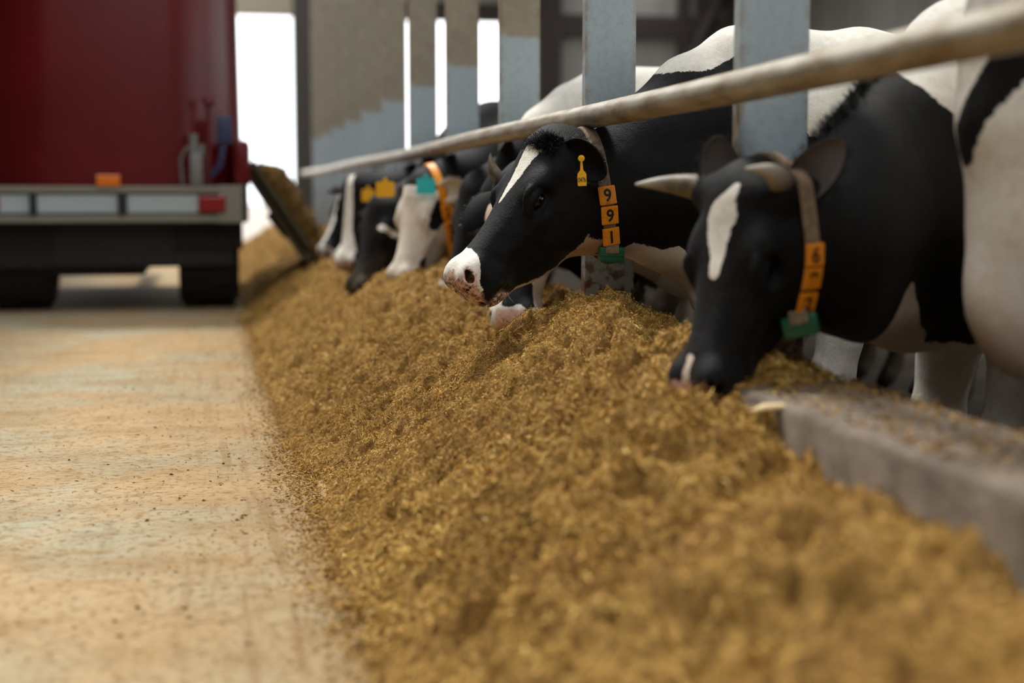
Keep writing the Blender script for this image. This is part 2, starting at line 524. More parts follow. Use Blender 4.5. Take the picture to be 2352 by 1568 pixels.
# ------------------------------------------------------------------ feed heap
def mound(X, Y):
    xl = 0.235 + 0.05 * fbm(Y * 1.3, Y * 0 + 3, 3, 21) * 1.2 + np.clip((Y - 5) * -0.006, -.03, .0) + np.clip((2.7 - Y) * 0.05, 0, .05)
    tt = np.clip((X - xl) / 0.64, 0, 1)
    h = 0.385 * (0.85 * tt ** 0.95 + 0.15 * tt * tt * (3 - 2 * tt))
    h = h + 0.012 * np.clip((X - xl + .1) / .1, 0, 1) - 0.014
    near = np.clip((2.75 - Y) / 0.5, 0, 1)
    back = np.clip((X - 0.82) / 0.2, 0, 1)
    h = h - near * back * 0.10
    h = h + 0.03 * np.exp(-((Y - 3.75) / .28) ** 2 - ((X - .98) / .16) ** 2) + 0.012 * np.exp(-((Y - 2.9) / .3) ** 2 - ((X - .8) / .2) ** 2)
    env = np.clip((X - xl + 0.03) / 0.18, 0, 1)
    rg = fbm(X * 26, Y * 23, 3, 51)
    h = h + env * (0.055 * fbm(X * 3.2, Y * 2.4, 3, 31) + 0.060 * fbm(X * 10, Y * 9, 3, 41) + 0.050 * rg - 0.10 * np.clip(-rg - .18, 0, 1) + .009 * fbm(X * 80, Y * 75, 2, 61))
    # bites taken out along the slope
    for (bx_, by_, br, bd) in ((.62, 4.25, .07, .05), (.50, 4.9, .05, .03), (.8, 5.6, .09, .05), (.45, 4.45, .05, .03), (.72, 3.3, .07, .035), (.92, 4.34, .20, .12), (.97, 2.68, .12, .03), (.58, 3.85, .05, .03), (.42, 3.6, .05, .025), (.66, 5.05, .06, .035), (.36, 4.75, .06, .03), (.9, 2.2, .1, .04)):
        h = h - bd * np.exp(-((X - bx_) ** 2 + (Y - by_) ** 2) / br ** 2)
    h = np.where(X < xl - .06, -0.02, h)
    spill = np.clip((Y - 2.08) / .3, 0, 1) * np.clip((X - .92) / .1, 0, 1)
    h = h + spill * (.042 + .02 * fbm(X * 6, Y * 5, 2, 78))
    over = np.clip((X - 1.10) / 0.2, 0, 1)
    h = h - over * 0.055 * (1 + 0.8 * vnoise2(X * 8, Y * 5, 77)) - np.clip((X - 1.28) / .05, 0, 1) * .06
    return h
yb = np.concatenate([np.arange(.55, 2.6, .012), np.arange(2.6, 5.6, .0055), np.arange(5.6, 10, .014), np.arange(10, 19.6, .035)])
xb = np.arange(0.10, 1.36, .0062)
XX, YY = np.meshgrid(xb, yb)
HH = mound(XX, YY)
V = np.stack([XX, YY, HH], -1).reshape(-1, 3)
nxb = len(xb); nyb = len(yb)
I = (np.arange(nyb - 1)[:, None] * nxb + np.arange(nxb - 1)[None, :]).reshape(-1)
Fq = np.stack([I, I + 1, I + 1 + nxb, I + nxb], -1)
keep = (V[Fq][:, :, 2].max(1) > -0.012)
Fq = Fq[keep]

def fibres(N, ylo, yhi, lmin, lmax, wid, lift, xlo=.12, xhi=1.30, fn=mound, seed=1):
    r = np.random.default_rng(seed)
    x = r.uniform(xlo, xhi, N); y = r.uniform(ylo, yhi, N)
    z = fn(x, y)
    ok = z > -0.006
    if fn is mound:
        lump = fbm(x * 26, y * 23, 3, 51) + .7 * fbm(x * 10, y * 9, 3, 41)
        ok &= r.random(N) < np.clip(.62 + lump * 2.2, .06, 1)
    x, y, z = x[ok], y[ok], z[ok]; n = len(x)
    e = .006
    nx_ = -(fn(x + e, y) - z) / e; ny_ = -(fn(x, y + e) - z) / e
    N3 = np.stack([np.clip(nx_, -1.5, 1.5), np.clip(ny_, -1.5, 1.5), np.ones(n)], -1); N3 /= np.linalg.norm(N3, axis=1)[:, None]
    D = r.normal(size=(n, 3)); D -= N3 * (D * N3).sum(1)[:, None]; D /= np.linalg.norm(D, axis=1)[:, None]
    D = D + N3 * r.uniform(-.35, .6, n)[:, None]; D /= np.linalg.norm(D, axis=1)[:, None]
    S = np.cross(D, r.normal(size=(n, 3))); S /= np.linalg.norm(S, axis=1)[:, None]
    L = r.uniform(lmin, lmax, n) * (1 + 1.6 * (r.random(n) > .97)); W = wid * r.uniform(.5, 1.5, n)
    c0 = np.stack([x, y, z], -1) + N3 * (lift * r.random(n))[:, None]
    bend = np.cross(D, S) * (L * r.uniform(-.28, .28, n))[:, None]
    pts = []
    for tt_, wf in ((-.5, .55), (0, 1.0), (.5, .35)):
        q = c0 + D * (L * tt_)[:, None] + bend * (1 - 4 * tt_ * tt_)
        pts += [q - S * (W * wf)[:, None], q + S * (W * wf)[:, None]]
    P = np.stack(pts, 1).reshape(-1, 3)
    b0 = np.arange(n)[:, None] * 6
    Q = np.concatenate([b0 + np.array([[0, 1, 3, 2]]), b0 + np.array([[2, 3, 5, 4]])], 0)
    tone = np.repeat(np.clip(r.normal(.52, .2, n) + .9 * fbm(x * 9, y * 9, 2, 90) * .5, 0, .94) + (r.random(n) > .985) * .3, 6)
    return P, Q, np.clip(tone, 0, 1)

def big_mesh(name, P, Q, mats, midx=None, attrs=None, smooth=True):
    me = bpy.data.meshes.new(name)
    me.vertices.add(len(P)); me.vertices.foreach_set('co', np.ascontiguousarray(P, dtype=np.float32).ravel())
    k = Q.shape[1]
    me.loops.add(Q.size); me.loops.foreach_set('vertex_index', np.ascontiguousarray(Q, dtype=np.int32).ravel())
    me.polygons.add(len(Q)); me.polygons.foreach_set('loop_start', np.arange(len(Q), dtype=np.int32) * k)
    for m in mats: me.materials.append(m)
    if midx is not None: me.polygons.foreach_set('material_index', midx.astype(np.int32))
    me.polygons.foreach_set('use_smooth', np.full(len(Q), smooth))
    for an, av in (attrs or {}).items():
        at = me.attributes.new(an, 'FLOAT', 'POINT'); at.data.foreach_set('value', av.astype(np.float32))
    me.update(calc_edges=True); me.validate()
    return me

Ps = [V]; Qs = [Fq]; Ts = [np.full(len(V), .5)]; Ms = [np.zeros(len(Fq))]
off = len(V)
for (N, a, b_, l0, l1, w, lf, sd_) in ((150000, 3.0, 5.3, .004, .015, .0009, .008, 1), (40000, 2.0, 3.0, .008, .024, .0015, .009, 2), (12000, .6, 2.0, .008, .028, .002, .009, 3), (22000, 5.3, 8.0, .009, .028, .0018, .010, 4), (12000, 8, 18, .015, .045, .003, .012, 5)):
    P, Q, T = fibres(N, a, b_, l0, l1, w, lf, seed=sd_)
    Ps.append(P); Qs.append(Q + off); Ts.append(T); Ms.append(np.ones(len(Q))); off += len(P)
curbtop = lambda x, y: np.full_like(x, CURB_Z + .003)
for (N, a, b_, x0_, x1_) in ((2600, .9, 2.6, CURB_X0 + .02, CURB_X1 - .02), (900, 2.3, 4.5, 1.12, CURB_X1 - .01)):
    P, Q, T = fibres(N, a, b_, .005, .022, .0016, .003, x0_, x1_, curbtop, 8 + N)
    P[:, 2] = np.maximum(P[:, 2], CURB_Z + .001)
    Ps.append(P); Qs.append(Q + off); Ts.append(T * .6); Ms.append(np.ones(len(Q))); off += len(P)
me = big_mesh('feed_heap', np.concatenate(Ps), np.concatenate(Qs), [M_FEED, M_FIBRE], np.concatenate(Ms), {'tone': np.concatenate(Ts)})
o = link(bpy.data.objects.new('feed_heap', me))
tag(o, 'long heap of golden brown chopped silage feed lying along the curb', 'feed', kind='stuff')

# crumbs of feed swept over the concrete
flat = lambda x, y: np.zeros_like(x) + 0.001
def crumbs():
    r = np.random.default_rng(17)
    Ps = []; Qs = []; Ts = []; off = 0
    for (N, ylo, yhi, x0, sg) in ((20000, 1.5, 9.5, .27, .055), (1700, 1.8, 9.4, .2, .45)):
        P, Q, T = fibres(N, ylo, yhi, .004, .016, .0013, .002, 0, 1, flat, 60 + N)
        n = len(P) // 6
        xo = P.reshape(n, 6, 3)
        nx = x0 - np.abs(r.normal(0, sg, n))
        nx = np.clip(nx, -1.2, .3)
        cx_ = xo[:, :, 0].mean(1)
        xo[:, :, 0] += (nx - cx_)[:, None]
        xo[:, :, 2] = np.abs(xo[:, :, 2]) + .0006
        Ps.append(xo.reshape(-1, 3)); Qs.append(Q + off); Ts.append(T * .72); off += len(P)
    # little clods
    for i in range(170):
        cx_ = .22 - abs(r.normal(0, .33)); cy_ = r.uniform(1.8, 8); s = r.uniform(.002, .0055) * (1.5 if r.random() > .93 else 1)
        q = np.array([(1, 0, 0), (-1, 0, 0), (0, 1, 0), (0, -1, 0), (0, 0, 1), (0, 0, -.3)]) * s * r.uniform(.6, 1.3, (6, 1)) * np.array([1.3, 1, .7])
        q = q + np.array([cx_, cy_, .3 * s])
        f = np.array([(0, 2, 4, 4), (2, 1, 4, 4), (1, 3, 4, 4), (3, 0, 4, 4)])
        # triangles stored as quads with an extra mid vertex
        mid = (q[4] + q[5]) / 2 + np.array([0, 0, s * .4])
        q = np.vstack([q, mid])
        f = np.array([(0, 2, 1, 4), (1, 3, 0, 4)])
        Ps.append(q); Qs.append(f + off); Ts.append(np.full(7, r.uniform(.2, .5))); off += 7
    return big_mesh('feed_crumbs', np.concatenate(Ps), np.concatenate(Qs), [M_FIBRE], None, {'tone': np.concatenate(Ts)}, smooth=False)
o = link(bpy.data.objects.new('feed_crumbs', crumbs()))
tag(o, 'loose crumbs and straws of feed strewn on the concrete beside the heap', 'feed', kind='stuff')

# a few long stalks and pale leaf bits on the heap, each a thing one could pick up
def stalk(x, y, L, ang, tilt, r, tone, label, name='straw'):
    z = float(mound(np.array([x]), np.array([y]))[0]) + .012
    dx, dy = math.cos(ang), math.sin(ang)
    b = MB()
    pts = [(-dx * L / 2, -dy * L / 2, -tilt * L / 2), (0, 0, .006), (dx * L / 2, dy * L / 2, tilt * L / 2)]
    b.tube(pts, [r, r, r * .5], 6)
    o = b.build(name, tone, None, smooth=True, loc=(x, y, z))
    return tag(o, label, 'straw')
M_STRAW = mat('pale_straw', (0.62, 0.46, 0.24), 0.7); M_STRAWD = mat('dark_stalk', (0.09, 0.035, 0.018), 0.7); M_STRAWG = mat('green_blade', (0.36, 0.42, 0.06), 0.6)
stalk(1.05, 4.32, .085, .15, .55, .005, M_STRAW, 'pale cut stalk sticking up from the feed before the rusty post')
stalk(.70, 3.72, .055, 2.6, -.1, .002, M_STRAWD, 'thin dark red stalk lying on the middle of the slope')
stalk(.50, 3.5, .045, 2.75, -.15, .0025, M_STRAW, 'short yellow straw low on the heap slope')
stalk(.57, 4.6, .05, 1.9, .3, .0022, M_STRAWG, 'light green grass blade on the heap slope')
stalk(.26, 3.95, .05, 2.2, .5, .0012, M_STRAWD, 'fine dark stalk at the foot of the heap on the concrete')
# pale leaf chip near the horned cow's muzzle
b = MB(); b.tube([(-.04, 0, 0), (-.015, .002, .008), (.015, 0, .01), (.045, -.002, .002)], [.004, .013, .012, .003], 8)
zz_ = float(mound(np.array([.98]), np.array([2.42]))[0])
o = b.build('leaf_chip', M_STRAW, None, True, (1.0, 2.42, zz_ + .012)); tag(o, 'pale corn husk chip lying on the feed below the horned cow', 'husk')
o.scale = (1, 1, .6)

# ------------------------------------------------------------------ cows: signed-distance bodies meshed by surface nets
def surfnet(Fv, xs, ys, zs):
    ins = Fv < 0
    nx, ny, nz = Fv.shape
    cnt = np.zeros((nx - 1, ny - 1, nz - 1), np.int8)
    for i in (0, 1):
        for j in (0, 1):
            for k in (0, 1):
                cnt += ins[i:nx - 1 + i, j:ny - 1 + j, k:nz - 1 + k]
    idx = np.argwhere((cnt > 0) & (cnt < 8))
    n = len(idx)
    vid = np.full(cnt.shape, -1, np.int64)
    vid[idx[:, 0], idx[:, 1], idx[:, 2]] = np.arange(n)
    cor = [(i, j, k) for i in (0, 1) for j in (0, 1) for k in (0, 1)]
    cv = np.stack([Fv[idx[:, 0] + a, idx[:, 1] + b, idx[:, 2] + c] for a, b, c in cor], 1)
    cp = np.stack([np.stack([xs[idx[:, 0] + a], ys[idx[:, 1] + b], zs[idx[:, 2] + c]], -1) for a, b, c in cor], 1)
    acc = np.zeros((n, 3)); num = np.zeros(n)
    for a in range(8):
        for b in range(a + 1, 8):
            if sum(abs(p - q) for p, q in zip(cor[a], cor[b])) != 1: continue
            m = (cv[:, a] < 0) != (cv[:, b] < 0)
            tt = cv[m, a] / (cv[m, a] - cv[m, b])
            acc[m] += cp[m, a] + (cp[m, b] - cp[m, a]) * tt[:, None]
            num[m] += 1
    P = acc / num[:, None]
    Q = []
    A, B = ins[:-1], ins[1:]
    for ax in range(3):
        I_ = np.moveaxis(ins, ax, 0)
        W = np.moveaxis(vid, ax, 0)
        e = np.argwhere(I_[:-1, 1:-1, 1:-1] != I_[1:, 1:-1, 1:-1])
        if not len(e): continue
        i, j, k = e[:, 0], e[:, 1] + 1, e[:, 2] + 1
        q = np.stack([W[i, j - 1, k - 1], W[i, j, k - 1], W[i, j, k], W[i, j - 1, k]], -1)
        fl = I_[i, j, k]
        if ax == 1: fl = ~fl
        q[~fl] = q[~fl][:, ::-1]
        Q.append(q)
    return P, np.concatenate(Q)

def smin(a, b, k):
    h = np.clip(0.5 + 0.5 * (b - a) / k, 0, 1)
    return b * (1 - h) + a * h - k * h * (1 - h)

class Field:
    def __init__(s, xs, ys, zs):
        s.ax = (xs, ys, zs)
        s.F = np.full((len(xs), len(ys), len(zs)), 0.6, np.float32)
    def region(s, lo, hi):
        sl = []
        for a, l, h in zip(s.ax, lo, hi):
            i0, i1 = np.searchsorted(a, l), np.searchsorted(a, h)
            sl.append(slice(max(0, i0 - 1), i1 + 1))
        return tuple(sl)
    def pts(s, sl):
        X, Y, Z = np.meshgrid(s.ax[0][sl[0]], s.ax[1][sl[1]], s.ax[2][sl[2]], indexing='ij')
        return np.stack([X, Y, Z], -1)
    def apply(s, fn, lo, hi, k=0.05, cut=False, pad=.12):
        sl = s.region(np.array(lo) - pad, np.array(hi) + pad)
        P = s.pts(sl)
        if P.size == 0: return
        d = fn(P)
        cur = s.F[sl]
        if cut:
            s.F[sl] = -smin(-cur, d, k)
        else:
            s.F[sl] = smin(cur, d, k)
    def cone(s, a, b, ra, rb, k=.05, cut=False):
        a, b = np.array(a, float), np.array(b, float)
        ba = b - a; L2 = ba @ ba
        def fn(P):
            pa = P - a
            h = np.clip((pa @ ba) / L2, 0, 1)
            return np.linalg.norm(pa - h[..., None] * ba, axis=-1) - (ra + (rb - ra) * h)
        R = max(ra, rb)
        s.apply(fn, np.minimum(a, b) - R, np.maximum(a, b) + R, k, cut, pad=max(.03, k * 1.2))
    def chain(s, pts, rads, k=.05):
        for p, q, r0, r1 in zip(pts, pts[1:], rads, rads[1:]):
            s.cone(p, q, r0, r1, k)
    def ell(s, c, r, k=.05, R=None, cut=False):
        c, r = np.array(c, float), np.array(r, float)
        def fn(P):
            p = P - c
            if R is not None: p = p @ R
            k0 = np.linalg.norm(p / r, axis=-1); k1 = np.linalg.norm(p / (r * r), axis=-1) + 1e-9
            return k0 * (k0 - 1) / k1
        m = max(r) if R is not None else r
        s.apply(fn, c - m, c + m, k, cut, pad=max(.03, k * 1.2))

def table(pts, n=160):
    """smooth curve through (u, value) pairs"""
    u = np.array([p[0] for p in pts]); v = np.array([p[1] for p in pts])
    m = np.gradient(v, u)
    uu = np.linspace(u[0], u[-1], n)
    i = np.clip(np.searchsorted(u, uu, side='right') - 1, 0, len(u) - 2)
    h = u[i + 1] - u[i]; t_ = (uu - u[i]) / h
    y = (1 + 2 * t_) * (1 - t_) ** 2 * v[i] + t_ * (1 - t_) ** 2 * h * m[i] + t_ * t_ * (3 - 2 * t_) * v[i + 1] + t_ * t_ * (t_ - 1) * h * m[i + 1]
    return uu, y
VT = table([(-.04, -.065), (-.022, -.030), (0, -.006), (.05, .012), (.11, .014), (.17, .006), (.24, -.004), (.32, -.008), (.39, -.004), (.43, -.006), (.455, -.016), (.475, -.034), (.49, -.066)])
VB = table([(-.04, -.14), (-.022, -.16), (0, -.175), (.05, -.215), (.10, -.245), (.15, -.255), (.20, -.258), (.27, -.243), (.33, -.216), (.38, -.184), (.42, -.164), (.455, -.156), (.475, -.140), (.49, -.112)])
WA = table([(-.04, .070), (-.022, .090), (0, .100), (.05, .108), (.10, .110), (.15, .104), (.20, .090), (.27, .072), (.33, .061), (.38, .060), (.42, .066), (.455, .066), (.475, .058), (.49, .038)])
JOWL = table([(-.06, .1), (.05, .12), (.15, .22), (.22, .30), (.3, .30), (.38, .18), (.44, .05), (.49, 0)])
class Head:
    def __init__(s, poll, d, up, scale=1.0):
        s.p = np.array(poll, float); s.s = scale
        s.d = np.array(d, float); s.d /= np.linalg.norm(s.d)
        n = np.array(up, float); n -= s.d * (n @ s.d); s.n = n / np.linalg.norm(n)
        s.l = np.cross(s.n, s.d)
        s.R = np.stack([s.d, s.n, s.l], 1)
    def P(s, u, v, w):
        return s.p + s.s * (s.d * u + s.n * v + s.l * w)
    def V(s, u, v, w):
        return s.d * u + s.n * v + s.l * w
    def uvw(s, P):
        return ((P - s.p) @ s.R) / s.s

def head_sdf(Hd):
    def fn(P):
        q = Hd.uvw(P); u, v, w = q[..., 0], q[..., 1], q[..., 2]
        vt = np.interp(u, *VT); vb = np.interp(u, *VB); a = np.interp(u, *WA); jw = np.interp(u, *JOWL)
        cv, b = (vt + vb) / 2, (vt - vb) / 2
        tt = np.clip((v - cv) / b, -1.2, 1.2)
        ae = a * (1 + jw * tt * .9)
        e = 2.5
        rr = (np.abs(w / ae) ** e + np.abs((v - cv) / b) ** e) ** (1 / e)
        dd = (rr - 1) * np.minimum(ae, b) * .9
        caps = np.maximum(u - .486, -.034 - u)
        dd = -smin(-dd, -caps, .03)
        return dd * Hd.s
    return fn

def add_head(Fd, Hd, fine=True):
    s = Hd.s
    c = [Hd.P(u, v, w) for u in (-.07, .5) for v in (-.27, .03) for w in (-.13, .13)]
    Fd.apply(head_sdf(Hd), np.min(c, 0), np.max(c, 0), .06, pad=.04)
    for sg in (1, -1):
        Fd.ell(Hd.P(.125, -.030, sg * .092), np.array((.055, .030, .030)) * s, .035, Hd.R)           # brow
        Fd.ell(Hd.P(.13, -.165, sg * .074), np.array((.095, .080, .030)) * s, .04, Hd.R)             # cheek
        Fd.cone(Hd.P(.20, -.085, sg * .082), Hd.P(.33, -.085, sg * .056), .016 * s, .010 * s, .04)   # facial crest
        Fd.ell(Hd.P(.435, -.040, sg * .047), np.array((.045, .036, .028)) * s, .03, Hd.R)            # nostril wing
        Fd.ell(Hd.P(.405, -.105, sg * .048), np.array((.055, .034, .024)) * s, .03, Hd.R)            # upper lip
    Fd.ell(Hd.P(.0, -.022, 0), np.array((.034, .034, .078)) * s, .04, Hd.R)                          # poll
    Fd.ell(Hd.P(.405, -.145, 0), np.array((.052, .026, .046)) * s, .025, Hd.R)                       # chin
    if fine:
        for sg in (1, -1):
            e = np.array((.165, -.046, sg * .108))
            Fd.ell(Hd.P(*e), np.array((.042, .032, .022)) * s, .014, Hd.R, cut=True)
            def lid(a0, a1, rad, off, dv):
                pts = [Hd.P(e[0] + .037 * math.cos(a) + .004, e[1] + dv * math.sin(a) - .006 * math.cos(a), sg * (off - .012 * abs(math.cos(a)) ** 2)) for a in np.linspace(a0, a1, 9)]
                Fd.chain(pts, [rad * s] * 9, .008)
            lid(.0, math.pi, .0095, .110, .0155)
            lid(.15, math.pi - .15, .0065, .106, .040)
            lid(math.pi, 2 * math.pi, .0065, .102, .024)
            lid(math.pi + .3, 2 * math.pi - .3, .005, .097, .040)
            Fd.cone(Hd.P(.21, -.05, sg * .088), Hd.P(.24, -.07, sg * .075), .008 * s, .004 * s, .02)
            # nostril: comma shaped hollow
            n0 = [Hd.P(.474, -.062, sg * .034), Hd.P(.462, -.054, sg * .050), Hd.P(.447, -.036, sg * .061), Hd.P(.440, -.020, sg * .060)]
            for p, q, r0, r1 in zip(n0, n0[1:], (.009, .014, .014), (.014, .014, .008)):
                Fd.cone(p, q, r0 * s, r1 * s, .006, cut=True)
            m0 = [Hd.P(.495, -.112, 0), Hd.P(.470, -.116, sg * .040), Hd.P(.435, -.124, sg * .064), Hd.P(.385, -.136, sg * .074), Hd.P(.36, -.138, sg * .074)]
            for p, q in zip(m0, m0[1:]):
                Fd.cone(p, q, .0075 * s, .0075 * s, .006, cut=True)

def strands(name, roots, dirs, L, w0, m, parent, curl=.3, seed=0):
    r = np.random.default_rng(seed)
    n = len(roots)
    D = dirs / np.linalg.norm(dirs, axis=1)[:, None]
    S = np.cross(D, r.normal(size=(n, 3))); S /= np.linalg.norm(S, axis=1)[:, None]
    B_ = np.cross(D, S)
    Ls = L * r.uniform(.6, 1.2, n)
    cv = (S * r.normal(size=(n, 1)) + B_ * r.normal(size=(n, 1))) * curl
    pts = []
    for tt_, wf in ((0, 1), (.35, .9), (.7, .65), (1, .15)):
        q = roots + D * (Ls * tt_)[:, None] + cv * (Ls * tt_ * tt_)[:, None]
        pts += [q - S * w0 * wf, q + S * w0 * wf]
    P = np.stack(pts, 1).reshape(-1, 3)
    b0 = np.arange(n)[:, None] * 8
    Q = np.concatenate([b0 + np.array([[2 * i, 2 * i + 1, 2 * i + 3, 2 * i + 2]]) for i in range(3)], 0)
    me = big_mesh(name, P, Q, [m])
    return tag(link(bpy.data.objects.new(name, me), parent), kind='stuff')

def make_ear(root, base, tip_dir, open_dir, L=.18, Wd=.10, m=None, inner=None, droop=.02, name='ear', cup=.5):
    base = np.array(base, float); d = np.array(tip_dir, float); d /= np.linalg.norm(d)
    n = np.array(open_dir, float); n -= d * (n @ d); n /= np.linalg.norm(n)
    sdir = np.cross(d, n)
    nt, ns = 14, 11
    vo, vi = [], []
    for i in range(nt):
        tt = i / (nt - 1)
        wd = Wd / 2 * (np.interp(tt, [0, .12, .3, .5, .7, .86, .95, 1], [.34, .62, .92, 1.0, .90, .62, .36, .06]))
        ctr = base + d * L * tt + np.array([0, 0, -1]) * droop * tt * tt
        for j in range(ns):
            sg = -1 + 2 * j / (ns - 1)
            cp_ = cup * (1 - .45 * tt)
            a = sg * (math.pi * .5 * (.55 + .9 * cp_ * (1 - .5 * tt)))
            R_ = wd / max(.3, math.sin(min(abs(math.pi * .5 * (.55 + .9 * cp_ * (1 - .5 * tt))), math.pi / 2)))
            off = sdir * R_ * math.sin(a) - n * R_ * math.cos(a) * .85
            out = (sdir * math.sin(a) - n * math.cos(a))
            vo.append(ctr + off + n * R_ * .35 + out * .004)
            vi.append(ctr + off + n * R_ * .35 - out * .003)
    V_ = vo + vi; K = nt * ns
    F_ = []; inner_f = []
    for i in range(nt - 1):
        for j in range(ns - 1):
            a0 = i * ns + j
            F_.append((a0, a0 + 1, a0 + ns + 1, a0 + ns))
            inner_f.append(len(F_)); F_.append((K + a0, K + a0 + ns, K + a0 + ns + 1, K + a0 + 1))
        for j in (0, ns - 1):
            a0 = i * ns + j
            F_.append((a0, a0 + ns, K + a0 + ns, K + a0))
    for j in range(ns - 1):
        a0 = (nt - 1) * ns + j
        F_.append((a0, a0 + 1, K + a0 + 1, K + a0))
    o = mesh_obj(name, V_, F_, m or M_EAR, root)
    o.data.materials.append(inner or M_EARIN)
    for f in inner_f: o.data.polygons[f].material_index = 1
    bm = bmesh.new(); bm.from_mesh(o.data); bmesh.ops.recalc_face_normals(bm, faces=bm.faces[:]); bm.to_mesh(o.data); bm.free()
    md = o.modifiers.new('sub', 'SUBSURF'); md.levels = 1; md.render_levels = 1
    # fringe of hairs along both edges
    rr = np.random.default_rng(5); roots = []; dirs = []
    for i in range(2, nt):
        for j in (0, ns - 1):
            for k in range(9):
                q = np.array(V_[i * ns + j]) * (1 - .999 * 0) + rr.normal(0, .002, 3)
                q2 = np.array(V_[max(i - 1, 0) * ns + j]); f = rr.random()
                roots.append(q * (1 - f) + q2 * f)
                dirs.append(d * 1.0 + sdir * (.8 if j else -.8) + n * .3 + rr.normal(0, .3, 3))
    strands('ear_hair', np.array(roots), np.array(dirs), .016, .0006, M_HAIR if m is None else M_WHISK, o, .4, 3)
    return o

def make_horn(root, pts, r0, tipw=.5, m=None):
    n = 14
    P = [Vector(p) for p in pts]
    cur = []
    for i in range(n):
        tt = i / (n - 1)
        if len(P) == 3:
            cur.append(P[0] * (1 - tt) ** 2 + P[1] * 2 * tt * (1 - tt) + P[2] * tt * tt)
        else:
            cur.append(P[0].lerp(P[1], tt))
    rad = [r0 * (1 - .92 * (i / (n - 1)) ** 1.5) for i in range(n)]
    b = MB(); b.tube(cur, rad, 14)
    o = b.build('horn', M_HORN, root, True)
    at = o.data.attributes.new('tip', 'FLOAT', 'POINT')
    tips = [min(1, max(0, (i / (n - 1) - tipw) * 3)) for i in range(n) for _ in range(14)]
    at.data.foreach_set('value', np.array(tips, np.float32)[:len(o.data.vertices)])
    return o

def hull2(pts):
    pts = sorted(map(tuple, pts))
    def half(pp):
        h = []
        for p in pp:
            while len(h) > 1 and (h[-1][0] - h[-2][0]) * (p[1] - h[-2][1]) - (h[-1][1] - h[-2][1]) * (p[0] - h[-2][0]) <= 0: h.pop()
            h.append(p)
        return h
    a = half(pts); b = half(pts[::-1])
    return np.array(a[:-1] + b[:-1])

def make_collar(root, body, ctr, nrm, upv, width, hang, thick=.004, name='collar', m=None):
    """strap stretched round the neck in the plane (ctr, nrm), pulled down by a hanging weight at 'hang' (side, up)"""
    ctr = Vector(ctr); nrm = Vector(nrm).normalized()
    up = Vector(upv); up = (up - nrm * up.dot(nrm)).normalized(); sd_ = up.cross(nrm)
    me = body.data
    bvh = BVHTree.FromPolygons([v_.co for v_ in me.vertices], [p.vertices[:] for p in me.polygons])
    pts = []
    for off in (-width / 2, 0, width / 2):
        for k in range(72):
            a = 2 * math.pi * k / 72
            dr = sd_ * math.cos(a) + up * math.sin(a)
            o_ = ctr + nrm * off
            h = bvh.ray_cast(o_, dr, .5)
            if h[0] is not None:
                q = h[0] - ctr
                pts.append((q.dot(sd_), q.dot(up)))
    if hang is not None: pts.append(hang)
    hl = hull2(pts)
    # resample
    cl = np.vstack([hl, hl[:1]])
    seg = np.r_[0, np.cumsum(np.linalg.norm(np.diff(cl, axis=0), axis=1))]
    N = 120
    ss = np.linspace(0, seg[-1], N, endpoint=False)
    rs = np.stack([np.interp(ss, seg, cl[:, i]) for i in (0, 1)], 1)
    for _ in range(2):
        rs = (np.roll(rs, 1, 0) + 2 * rs + np.roll(rs, -1, 0)) / 4
    tg = np.roll(rs, -1, 0) - np.roll(rs, 1, 0); tg /= np.linalg.norm(tg, axis=1)[:, None]
    nr = np.stack([tg[:, 1], -tg[:, 0]], 1)
    V_ = []; F_ = []
    for i in range(N):
        for e, w in ((.002, -.5), (.002 + thick, -.42), (.002 + thick, .42), (.002, .5)):
            q = rs[i] + nr[i] * e
            V_.append(ctr + sd_ * q[0] + up * q[1] + nrm * (w * width))
    for i in range(N):
        j = (i + 1) % N
        for k in range(4):
            F_.append((i * 4 + k, i * 4 + (k + 1) % 4, j * 4 + (k + 1) % 4, j * 4 + k))
    o = mesh_obj(name, V_, F_, m or M_STRAP, root, smooth=False)
    bm = bmesh.new(); bm.from_mesh(o.data); bmesh.ops.recalc_face_normals(bm, faces=bm.faces[:]); bm.to_mesh(o.data); bm.free()
    def at(h, side):
        """strap point at height h (up) on the given side: position, strap direction (downwards), outward"""
        c_ = [i for i in range(N) if rs[i][0] * side > 0 or abs(rs[i][0]) < 1e-3]
        i = min(c_, key=lambda i: abs(rs[i][1] - h) + (0 if nr[i][0] * side > -.2 else 1))
        q = rs[i] + nr[i] * (.002 + thick)
        tv = tg[i] if tg[i][1] < 0 else -tg[i]
        return (ctr + sd_ * q[0] + up * q[1]), (sd_ * tv[0] + up * tv[1]).normalized(), (sd_ * nr[i][0] + up * nr[i][1]).normalized()
    return o, at, (ctr, sd_, up, nrm)

def text_mesh(body_txt, size, extr=.0008, font_bold=0.0):
    cu = bpy.data.curves.new('digit', 'FONT')
    cu.body = body_txt; cu.size = size; cu.align_x = 'CENTER'; cu.align_y = 'CENTER'; cu.extrude = extr; cu.offset = font_bold
    o = bpy.data.objects.new('digit', cu); COL.objects.link(o)
    dg = bpy.context.evaluated_depsgraph_get()
    me = bpy.data.meshes.new_from_object(o.evaluated_get(dg))
    bpy.data.objects.remove(o); bpy.data.curves.remove(cu)
    return me

